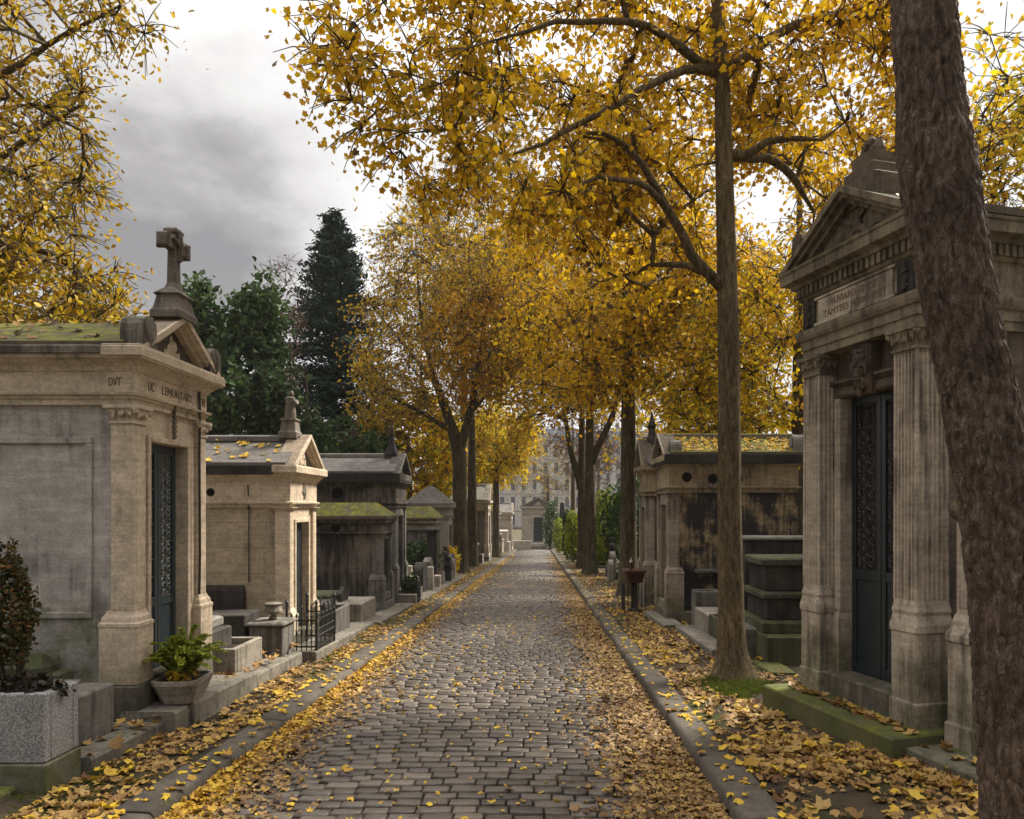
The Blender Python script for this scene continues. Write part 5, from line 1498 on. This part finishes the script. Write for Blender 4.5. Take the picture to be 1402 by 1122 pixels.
T7 = tree('plane_tree', 'forked brown-gold tree on the left side of the lane', [(-3.33, LY, bz(LY) - .1, .5), (-3.33, LY, bz(LY) + .3, .37), (-3.33, LY, 0, .32), (-3.35, LY, 2.5, .3), (-3.4, LY, 4.0, .3), (-3.9, LY, 5.6, .19), (-4.5, LY, 7.4, .13), (-5.0, LY, 10, .07), (-5.2, LY, 13, .02)],
     [[(-3.4, LY, 3.9, .22), (-2.9, LY + .1, 5.6, .18), (-2.6, LY, 7.6, .12), (-2.2, LY, 10, .07), (-2.0, LY, 13, .02)], [(-3.6, LY, 4.8, .12), (-5.0, LY - .4, 5.6, .09), (-6.6, LY - .6, 6.4, .04)], [(-2.9, LY, 5.6, .1), (-1.8, LY - .3, 6.8, .07), (-.9, LY - .4, 8.2, .03)], [(-4.3, LY, 6.8, .1), (-5.8, LY + .2, 8.6, .06), (-7.2, LY, 10.3, .03)]],
     [((-3.6, LY, 9.6), (4.5, 4.4, 4.8), 390), ((-5.9, LY, 6.2), (1.9, 2.0, 1.6), 40), ((-1.6, LY - 1, 8.6), (2.6, 2.4, 2.6), 60)], M['leafbrown'], M['barkdark'], 24, .14, 38, .7, (OVAL, OVAL_F), None, .8)
rng_ = np.random.default_rng(77); LPo = []
for k in range(95):
    u = rng_.normal(size=3); u /= np.linalg.norm(u); c = np.array((-2.2, 28.9, 8.2)) - np.array(T7.location) + u * np.array((2.5, 1.4, 3.0)) * rng_.random() ** .4
    LPo.append(c + rng_.normal(size=(26, 3)) * .3)
LPo = np.concatenate(LPo); oc = leaf_mesh('crown', LPo, rng_.normal(size=LPo.shape), rng_.uniform(.11, .2, len(LPo)), M['leaforange'], (OVAL, OVAL_F), rng_, T7, warp=.6); oc['label'] = 'orange side of the crown'
avenue('straight grey trunk right behind the forked tree, dull gold crown', -3.3, 36, 0, .26, [((-3.0, 36.5, 10.5), (4.4, 4, 5), 190)], 'leafdull', 25, .2, 36, twig=.9, spread=.8)
avenue('thin dark far left avenue tree with low yellow crown', -3.0, 51, 0, .26, [((-2.8, 51, 6.4), (3.4, 3.0, 3.2), 200), ((-5.0, 50, 5.2), (2.2, 2, 2), 60)], 'leafyg', 26, .2, 36, twig=.8, spread=.7, top=7)
avenue('far right bare-limbed tree with sparse rusty leaves near the lane end', 2.6, 56, 0, .2, [((3.4, 56, 7.5), (3.0, 3.0, 4.5), 110)], 'leafpurple', 27, .24, 10, twig=1.0, spread=.8, top=8)
# filler trees behind the chapels
avenue('broad golden tree behind the black-crusted mausoleum', 6.6, 18.5, 0, .24, [((6.3, 18.2, 5.6), (3.6, 2.8, 3.3), 230), ((4.4, 17.6, 4.2), (1.8, 1.6, 1.3), 50)], 'leafyg', 31, .12, 44)
avenue('tall golden tree behind the temple-fronted mausoleum', 8.2, 15.5, 0, .22, [((7.4, 15.2, 7.4), (2.6, 2.4, 3.2), 130)], 'leafgold', 32, .11, 34)
avenue('green-gold tree at the right edge behind the leaning trunk', 10.0, 14.5, 0, .2, [((9.7, 14.5, 8.2), (2.0, 2.2, 3.4), 110)], 'leafyg', 33, .15, 26)
avenue('golden tree further back on the right behind the slender mausoleum', 6.0, 27, 0, .25, [((5.8, 27, 8.2), (4.2, 3.6, 5.2), 240)], 'leafgold', 34, .155, 38, twig=.8, spread=.7)
avenue('distant yellow tree in the gap right of the second avenue tree', 7.5, 42, 0, .3, [((7.0, 42, 9.5), (5.5, 4, 6.5), 200)], 'leafyg', 35, .27, 24, twig=1.1, spread=.9)
avenue('reddish thinning tree high behind the golden crowns', -4.6, 70, 0, .3, [((-1.5, 69, 22), (8, 4, 6.5), 190)], 'leafpurple', 36, .34, 20, twig=1.5, spread=1.1, top=18)
avenue('very tall brown-gold tree rising behind the forked tree', -4.6, 45, 0, .34, [((-3.6, 45, 19.5), (4.8, 3.4, 6.5), 290)], 'leafbrown', 47, .17, 38, twig=1.1, spread=.9, top=18)
avenue('yellow tree behind the squat mossy mausoleum', -6.8, 38, 0, .25, [((-6.6, 38, 4.6), (3.8, 3, 3.4), 190)], 'leafyg', 37, .26, 26, twig=.8, spread=.7, top=5)
avenue('second yellow tree behind the pyramid-roofed mausoleum', -5.5, 60, 0, .28, [((-5.6, 60, 5.6), (4.6, 3, 4.6), 170)], 'leafyg', 38, .36, 24, twig=1.0, spread=.9, top=6)
avenue('brown-gold tree mixed into the dark spruce', -8.2, 36, 0, .25, [((-8.0, 36, 6.3), (1.3, 1.5, 4.6), 55)], 'leafbrown', 39, .25, 20, twig=.8, spread=.7)
avenue('golden tree overhanging the pale chapel from behind at the left edge', -8.8, 10.2, 0, .2, [((-7.6, 9.9, 6.9), (2.1, 1.9, 2.9), 230), ((-7.3, 9.7, 4.4), (2.3, 1.7, 1.1), 200), ((-6.0, 9.6, 8.2), (1.1, .9, .5), 14)], 'leafdull', 40, .08, 44, spread=.45, twig=.45, bark='barkgrey',
       limbs=[[(-8.8, 10.2, 5.6, .08), (-7.4, 9.8, 6.2, .05), (-6.0, 9.6, 6.9, .02)], [(-8.8, 10.2, 6.6, .07), (-7.2, 9.8, 7.4, .045), (-5.5, 9.6, 8.2, .015)]], top=7)
avenue('thin-leaved tree veiling the town houses behind the end chapel', 1.2, 97, 0, .28, [((.6, 97, 6.5), (5.5, 3.5, 5.5), 120)], 'leafdull', 45, .24, 9, twig=1.3, spread=1.0, top=8)
avenue('second thin-leaved tree veiling the pale grey town house', 7.5, 92, 0, .28, [((7.0, 92, 7.5), (4.5, 3.5, 5.5), 110)], 'leafpurple', 46, .24, 9, twig=1.3, spread=1.0, top=8)
# evergreens
avenue('round dark evergreen with ragged tops behind the pale chapel', -11.4, 26, 0, .3, [((-11.2, 26, 5.6), (2.9, 2.4, 3.4), 230), ((-12.2, 26, 8.3), (.9, .9, 1.6), 30), ((-10.4, 26, 8.2), (.7, .7, 1.6), 24), ((-9.7, 26, 8.2), (.5, .5, 1.9), 24)], 'leafgreen', 41, .24, 40, name='evergreen_tree', top=7)
avenue('second dark evergreen between the pale chapel and the spruce', -8.6, 27, 0, .25, [((-9.2, 27, 3.4), (2.0, 1.8, 2.2), 110)], 'leafgreen', 42, .24, 36, name='evergreen_tree', top=5)
avenue('leafless reddish tree standing between evergreen and spruce', -11.7, 33, 0, .12, [((-11.65, 33, 9.0), (.9, 1.0, 4.4), 50)], 'leafpurple', 43, .13, 9, top=10, twig=.8)
avenue('low dark evergreen behind the slate-roofed black mausoleum', -7.6, 30, 0, .2, [((-7.8, 30, 3.2), (2.4, 1.8, 2.4), 110)], 'leafgreen', 44, .24, 34, name='evergreen_tree', top=4)


def spruce(label, x, y, ztop, rbase, seed):
    rng = np.random.default_rng(seed); rnd = random.Random(seed); z0 = bz(y); H = ztop - z0
    root = thing('spruce_tree', label, 'tree', (x, y, z0))
    b = MB(); b.tube([(0, 0, -.1), (0, 0, H * .5), (0, 0, H)], [.3, .17, .02], 9); b.build('trunk', M['barkdark'], root)
    br = MB(); P = []; Nn = []; T = []
    z = 1.2
    while z < H - .15:
        L = min(3.1, rbase * (1 - z / H) ** .78) + .12
        for k in range(13):
            a = rnd.random() * 6.28; l = L * rnd.uniform(.6, 1.12)
            d = Vector((math.cos(a), math.sin(a), 0)); p0 = Vector((0, 0, z + rnd.uniform(-.15, .15))); p1 = p0 + d * l * .55 + Vector((0, 0, -.08 * l)); p2 = p0 + d * l + Vector((0, 0, -.12 * l + .1))
            br.tube([p0, p1, p2], [.02, .012, .004], 3)
            for j in range(int(16 + 50 * l / 4.3)):
                t = rnd.uniform(.15, 1.05); q = p0.lerp(p1, t * 2) if t < .5 else p1.lerp(p2, t * 2 - 1)
                P.append(np.array(q) + rng.normal(size=3) * (.13, .13, .08)); Nn.append(rng.normal(size=3) * .5 + (0, 0, 1)); T.append(np.array(d) + rng.normal(size=3) * .5 + (0, 0, -.5))
        z += .27
    br.build('branch', M['barkdark'], root)
    leaf_mesh('crown', np.array(P), np.array(Nn), rng.uniform(.28, .5, len(P)), M['needle'], (np.array([(0, -.5, 0), (.13, 0, .06), (0, .5, -.08), (-.13, 0, .06)]), RHOMB_F), rng, root, spin=np.cross(np.array(Nn), np.array(T)))
    return root

spruce('tall dark blue-green spruce rising behind the black mausoleums', -11.2, 40, 17.9, 6.6, 51)


def shrub(label, x, y, r, n, size, mat, seed, name='shrub', z=None):
    t = thing(name, label, 'shrub', (x, y, bz(y) if z is None else z))
    stems(t, 9, (0, 0, 0), r[0] * .6, r[2] * 1.5, .02, 'barkdark', seed); foliage(t, n, (0, 0, r[2]), r, size, mat, seed)
    return t

shrub('large light green bush behind the trunk pair on the right', 3.3, 36, (1.1, 1.4, 1.9), 2400, .2, 'leafshrub', 61)
shrub('dark laurel thicket beside the near right avenue tree', 4.0, 30, (1.5, 1.4, 2.1), 2400, .2, 'leafgreen', 62)
shrub('narrow bright green bush hugging the third right trunk', 1.95, 42, (.5, .7, 1.5), 1300, .19, 'leafshrub', 63)
shrub('tall narrow cypress bush near the far right kerb', 1.95, 50, (.4, .5, 1.7), 1000, .2, 'leafgreen', 64)
shrub('yellow-green shrub by the far right tombs', 1.75, 63, (.55, .8, 1.5), 900, .22, 'leafshrub', 65)
shrub('small yellow-leaved sapling at the foot of the forked tree', -3.35, 27.9, (.35, .4, .6), 420, .13, 'leafyg', 66)
shrub('dark ivy clump in front of the squat mossy mausoleum', -3.7, 22.9, (.6, .5, .75), 800, .13, 'leafgreen', 67)
shrub('dark leafy plant in the black iron flower stand', -3.02, 17.2, (.2, .24, .28), 420, .09, 'leafgreen', 68, z=-.55)
shrub('low dark hedge bush behind the ochre chapel', -5.6, 20.5, (1.6, 1.3, 1.3), 1700, .16, 'leafgreen', 69)
shrub('dark conical yew beside the white far chapel', 1.2, 76, (.9, .9, 2.6), 1100, .26, 'leafgreen', 70)
shrub('flat-topped dark yew behind the white far chapel', -5.6, 83, (2.6, 1.6, 2.6), 1800, .3, 'leafgreen', 71)

shrub('long dark hedge closing the right side behind the stepped tomb', 10.5, 21, (1.3, 9.5, 1.5), 9000, .2, 'leafgreen', 72, 'hedge')
shrub('long dark hedge behind the left mausoleums', -12.5, 17, (1.3, 9.0, 1.4), 7000, .2, 'leafgreen', 73, 'hedge')


def grass(label, cx, cy, rx, ry, n, seed, hgt=(.03, .09), zf=vz, rotm=None):
    rng = np.random.default_rng(seed); P = []
    while len(P) < n:
        a = rng.random() * 6.28; q = rng.random() ** .5
        x, y = cx + rx * q * math.cos(a), cy + ry * q * math.sin(a)
        if q > .55 and not clumpy(x, y, 4, -.15 + (q - .55)): continue
        P.append((x, y, zf(x, y) - .005))
    P = np.array(P); T = rng.normal(size=(n, 3)) * .45; T[:, 2] = 1; T /= np.linalg.norm(T, axis=1, keepdims=True)
    nn = rng.normal(size=(n, 3)); nn -= (nn * T).sum(1, keepdims=True) * T
    o = leaf_mesh('grass', P, nn, rng.uniform(*hgt, n), M['grass'], (BLADE, BLADE_F), rng, None, 'stuff', spin=np.cross(T, nn) * -1 if False else np.cross(nn, T))
    return tag(o, label, 'grass')

grass('green mossy grass ring around the foot of the slim tree', 2.15, 7.75, .55, .6, 7500, 81, (.05, .12))
grass('thin grass beside the mossy foot of the granite trough', -2.95, 4.5, .32, .75, 2600, 82)
grass('grass tuft below the iron railing', -2.72, 9.6, .12, .6, 900, 83)
grass('grass strip along the left verge before the low black mausoleum', -2.75, 12.5, .12, 1.6, 900, 84)
grass('grass tufts at the foot of the near right avenue tree', 2.1, 18.4, .4, .9, 1200, 85)

# ------------------------------------------------------------------ fallen leaves
M['littergold'] = leafmat('fallen_golden_leaves', [(0, (.09, .045, .015)), (.25, (.28, .14, .025)), (.5, (.48, .28, .04)), (.8, (.6, .4, .04)), (1, (.64, .44, .05))], .15, .55)
kz = lambda x, y: G(y) + .004
def xy_vleft(rng):
    y = ydens(rng, 3.2, 40, 1.3); x = rng.uniform(-3.05, KL - .3)
    return (x, y) if (rng.random() < .25 or clumpy(x, y, 1.7, .0)) else None
def xy_vright(rng):
    y = ydens(rng, 3.0, 40, 1.35); x = rng.uniform(KR + .3, KR + .3 + min(1.5, .9 + .1 * y))
    if ((x - 2.15) / .5) ** 2 + ((y - 7.7) / .55) ** 2 < 1 and rng.random() < .85: return None
    if ((x - 1.66) / .34) ** 2 + ((y - 4.35) / .6) ** 2 < 1 and rng.random() < .9: return None
    if y > 5.0 and y < 8.0 and x > 2.75 - (y - 5.2) * .35: return None
    return (x, y) if (rng.random() < .2 or clumpy(x, y, 1.35, -.06)) else None
def xy_gl(rng):
    y = ydens(rng, 2.8, 60, 1.3); x = KL + .0 + abs(rng.normal()) * .13 * (1 + .25 * mnoise.noise(Vector((y * .6, 2, 2))))
    return (x, y)
def xy_gl2(rng):
    y = ydens(rng, 2.8, 60, 1.3); return (KL + abs(rng.normal()) * .27 * (1 + .35 * mnoise.noise(Vector((y * .6, 4, 2)))), y)
def xy_gr(rng):
    y = ydens(rng, 2.8, 60, 1.3); x = KR - abs(rng.normal()) * .3 * (1 + .35 * mnoise.noise(Vector((y * .6, 9, 2))))
    return (x, y) if x > KL else None
def xy_road(rng):
    y = ydens(rng, 3, 60, 1.25); x = rng.uniform(KL, KR)
    return (x, y) if rng.random() < .35 or clumpy(x, y, .5, .08) else None
def xy_kl(rng): return (rng.uniform(KL - .28, KL - .02), ydens(rng, 3, 40, 1.2))
def xy_kr(rng): return (rng.uniform(KR + .02, KR + .27), ydens(rng, 3, 40, 1.2))
litter('tan and yellow leaves littering the left verge', 4300, xy_vleft, vz, M['litter'], 91, (.035, .105), .22, .008)
litter('thick brown and yellow leaves over the right verge', 10500, xy_vright, vz, M['litter'], 92, (.035, .125), .25, .01)
litter('golden leaves heaped along the left kerb', 4600, xy_gl, lambda x, y: max(road_z(x, y), G(y) - .115 + .05 * max(0, 1 - (x - KL) / .18)), M['littergold'], 93, (.03, .085), .5, .01)
litter('dry brown leaves swept along the left gutter', 7000, xy_gl2, road_z, M['litterbrown'], 94, (.03, .075), .3, .009)
litter('dry tan leaves swept in a wide band along the right gutter', 17000, xy_gr, road_z, M['litterbrown'], 95, (.028, .08), .3, .009)
litter('golden leaves among the dry ones in the right gutter', 5000, xy_gr, road_z, M['litter'], 96, (.03, .085), .3, .012)
litter('single yellow leaves scattered over the setts', 1500, xy_road, road_z, M['litteryellow'], 97, (.025, .07), .3, .008)
litter('single yellow leaves on top of the left kerb', 240, xy_kl, kz, M['litteryellow'], 98, (.05, .1), .2, .005)
litter('single yellow leaves on top of the right kerb', 220, xy_kr, kz, M['litteryellow'], 99, (.05, .1), .2, .005)


litter('bright yellow leaves fresh on the right verge', 330, xy_vright, vz, M['litteryellow'], 121, (.06, .13), .25, .02)
litter('bright yellow leaves fresh on the left verge', 180, xy_vleft, vz, M['litteryellow'], 122, (.05, .12), .25, .018)


def roof_litter(label, n, t, D, hw, z_e, z_r, seed, mat='litter', xs=(0, 1)):
    """leaves lying on a gable roof of a chapel standing at t"""
    Mt = Matrix.Translation(t.location) @ Matrix.Rotation(t.rotation_euler.z, 4, 'Z')
    def f(rng):
        return (rng.uniform(-D * xs[1], -D * xs[0] - .15), rng.uniform(-hw, hw))
    rng = np.random.default_rng(seed); P = []; nn = []
    for k in range(n):
        x, y = f(rng); sl = (z_r - z_e) / hw
        z = z_r - abs(y) * sl + .012
        P.append(tuple(Mt @ Vector((x, y, z)))); v = Vector((0, math.copysign(sl, y), 1)); v = Mt.to_3x3() @ v
        nn.append(np.array(v) + rng.normal(size=3) * .25)
    o = leaf_mesh('fallen_leaves', np.array(P), np.array(nn), rng.uniform(.06, .12, n), M[mat], (CURL, CURL_F), rng, None, 'stuff', warp=.3)
    tag(o, label, 'leaves')

roof_litter('fallen leaves on the mossy roof of the large pale chapel', 150, L1, 2.9, .75, 3.01, 3.35, 101)
roof_litter('few golden leaves on the grey slab roof of the ochre chapel', 170, L2, 2.9, .68, 2.5, 2.86, 102, 'litteryellow')
roof_litter('thick yellow leaves on the roof of the black-crusted mausoleum', 800, R2, 2.3, .74, 3.0, 3.35, 103, 'litteryellow')
roof_litter('leaves lodged on the mossy temple-front roof', 160, R1, 2.6, .8, 3.93, 4.32, 104)
roof_litter('yellow leaves in the moss of the low black mausoleum roof', 330, L3, 2.2, .5, 1.93, 2.14, 105, 'litteryellow')

def on_local(label, n, M4, x0, x1, y0, y1, z, seed, mat='litter', size=(.07, .12)):
    rng = np.random.default_rng(seed); P = [tuple(M4 @ Vector((rng.uniform(x0, x1), rng.uniform(y0, y1), z + .012))) for _ in range(n)]
    nn = rng.normal(size=(n, 3)) * .25; nn[:, 2] = 1
    o = leaf_mesh('fallen_leaves', np.array(P), nn, rng.uniform(*size, n), M[mat], (CURL, CURL_F), rng, None, 'stuff', warp=.3); tag(o, label, 'leaves')
on_local('leaves lying on the green-mossed temple doorstep', 60, fr, .02, .16, -.7, .84, .0, 111)
on_local('leaves lying on the lower dark wet step', 40, fr, -.25, .2, .9, 2.0, -.06, 112)
on_local('leaves lying on the left border stones', 130, Matrix(), -3.4, -3.0, 5.05, 9.2, -.12, 113)
# ------------------------------------------------------------------ damp air
m_ = bpy.data.materials.new('damp_air'); m_.use_nodes = True; nt_ = m_.node_tree
for n in list(nt_.nodes): nt_.nodes.remove(n)
o_ = nt_.nodes.new('ShaderNodeOutputMaterial'); v_ = nt_.nodes.new('ShaderNodeVolumePrincipled')
v_.inputs['Color'].default_value = (.92, .93, .95, 1); v_.inputs['Density'].default_value = .0003; v_.inputs['Anisotropy'].default_value = .2
nt_.links.new(v_.outputs[0], o_.inputs['Volume'])
b = MB(); b.loft(-800, 800, -60, 1000, [(0, -5), (0, 60)], .01); tag(b.build('haze', m_), kind='stuff')
# ------------------------------------------------------------------ light, sky, camera
sun_dir = Vector((.55, .4, .75)).normalized()
sun = bpy.data.lights.new('sun', 'SUN'); sun.energy = 3.6; sun.angle = R(12); sun.color = (1.0, .93, .82)
so = bpy.data.objects.new('sun', sun); COL.objects.link(so)
so.rotation_euler = (-sun_dir).to_track_quat('-Z', 'Y').to_euler()

w = bpy.data.worlds.new('World'); S.world = w; w.use_nodes = True
nt = w.node_tree
for n in list(nt.nodes): nt.nodes.remove(n)
out = nt.nodes.new('ShaderNodeOutputWorld')
sky = N(nt, 'ShaderNodeTexSky', sky_type='NISHITA'); sky.sun_disc = False
sky.sun_elevation = math.asin(sun_dir.z); sky.sun_rotation = math.atan2(sun_dir.x, sun_dir.y)
bg1 = N(nt, 'ShaderNodeBackground'); nt.links.new(sky.outputs[0], bg1.inputs[0]); bg1.inputs[1].default_value = .05
tc = N(nt, 'ShaderNodeTexCoord'); d = tc.outputs['Generated']
sp = N(nt, 'ShaderNodeSeparateXYZ'); nt.links.new(d, sp.inputs[0])
zz = mth(nt, 'ADD', mth(nt, 'MAXIMUM', sp.outputs[2], 0.0), .22)
cb = N(nt, 'ShaderNodeCombineXYZ'); nt.links.new(mth(nt, 'DIVIDE', sp.outputs[0], zz), cb.inputs[0]); nt.links.new(mth(nt, 'DIVIDE', sp.outputs[1], zz), cb.inputs[1])
cv = mapping(nt, cb.outputs[0], (1, 1, 1), (2.2, .6, 0))
n1 = noise(nt, cv, .8, 3, .5); n2 = noise(nt, cv, 2.3, 6, .58)
cl = mth(nt, 'ADD', mth(nt, 'MULTIPLY', n1, .95), mth(nt, 'MULTIPLY', n2, .75))
cl = mth(nt, 'SUBTRACT', cl, .335)
# a dark bank of cloud low to the north-west, a bright rift above and right of it
def bank(dirv, r0, r1):
    dv = Vector(dirv).normalized()
    v = N(nt, 'ShaderNodeVectorMath', operation='DOT_PRODUCT'); nt.links.new(d, v.inputs[0]); v.inputs[1].default_value = dv
    mr = N(nt, 'ShaderNodeMapRange', interpolation_type='SMOOTHSTEP'); nt.links.new(v.outputs['Value'], mr.inputs[0])
    mr.inputs[1].default_value = math.cos(R(r1)); mr.inputs[2].default_value = math.cos(R(r0))
    return mr.outputs[0]
cl = mth(nt, 'ADD', cl, mth(nt, 'MULTIPLY', bank((-.46, 1, .35), 2, 13), -.17))
cl = mth(nt, 'ADD', cl, mth(nt, 'MULTIPLY', bank((-.34, 1, .55), 3, 15), .15))
cl = mth(nt, 'ADD', cl, mth(nt, 'MULTIPLY', bank((.15, 1, .3), 5, 30), .2))
cl = mth(nt, 'ADD', cl, mth(nt, 'MULTIPLY', bank((0, -1, .25), 25, 95), -.26))  # unseen dark cloud added behind the camera to dim camera-facing faces
cc = ramp(nt, cl, [(.28, (.125, .12, .12)), (.4, (.2, .192, .19)), (.5, (.315, .306, .3)), (.58, (.375, .367, .36)), (.68, (.42, .415, .41))])
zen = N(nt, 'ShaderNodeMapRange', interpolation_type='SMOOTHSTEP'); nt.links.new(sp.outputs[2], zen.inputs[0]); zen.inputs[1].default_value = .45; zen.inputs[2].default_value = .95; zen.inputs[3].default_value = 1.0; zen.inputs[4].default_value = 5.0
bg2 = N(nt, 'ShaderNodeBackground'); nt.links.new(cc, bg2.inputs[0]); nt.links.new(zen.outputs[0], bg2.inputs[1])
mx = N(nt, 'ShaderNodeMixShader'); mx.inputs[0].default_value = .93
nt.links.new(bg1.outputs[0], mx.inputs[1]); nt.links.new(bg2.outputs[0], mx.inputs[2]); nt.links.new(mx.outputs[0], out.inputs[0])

cam = bpy.data.cameras.new('camera'); co_ = bpy.data.objects.new('camera', cam); COL.objects.link(co_)
co_.location = (0, 0, CAM_H); co_.rotation_euler = (R(90), 0, 0)
cam.sensor_width = 36; cam.sensor_fit = 'HORIZONTAL'; cam.lens = 36 * FPX / 1402
cam.shift_x = -(VX - 701) / 1402; cam.shift_y = (VY - 561) / 1402
cam.clip_start = .05; cam.clip_end = 3000
S.camera = co_
S.view_settings.view_transform = 'Standard'; S.view_settings.look = 'None'
S.view_settings.exposure = 1.3; S.view_settings.gamma = 1.0
S.cycles.max_bounces = 6; S.cycles.transparent_max_bounces = 6; S.cycles.transmission_bounces = 4
S.cycles.use_denoising = True
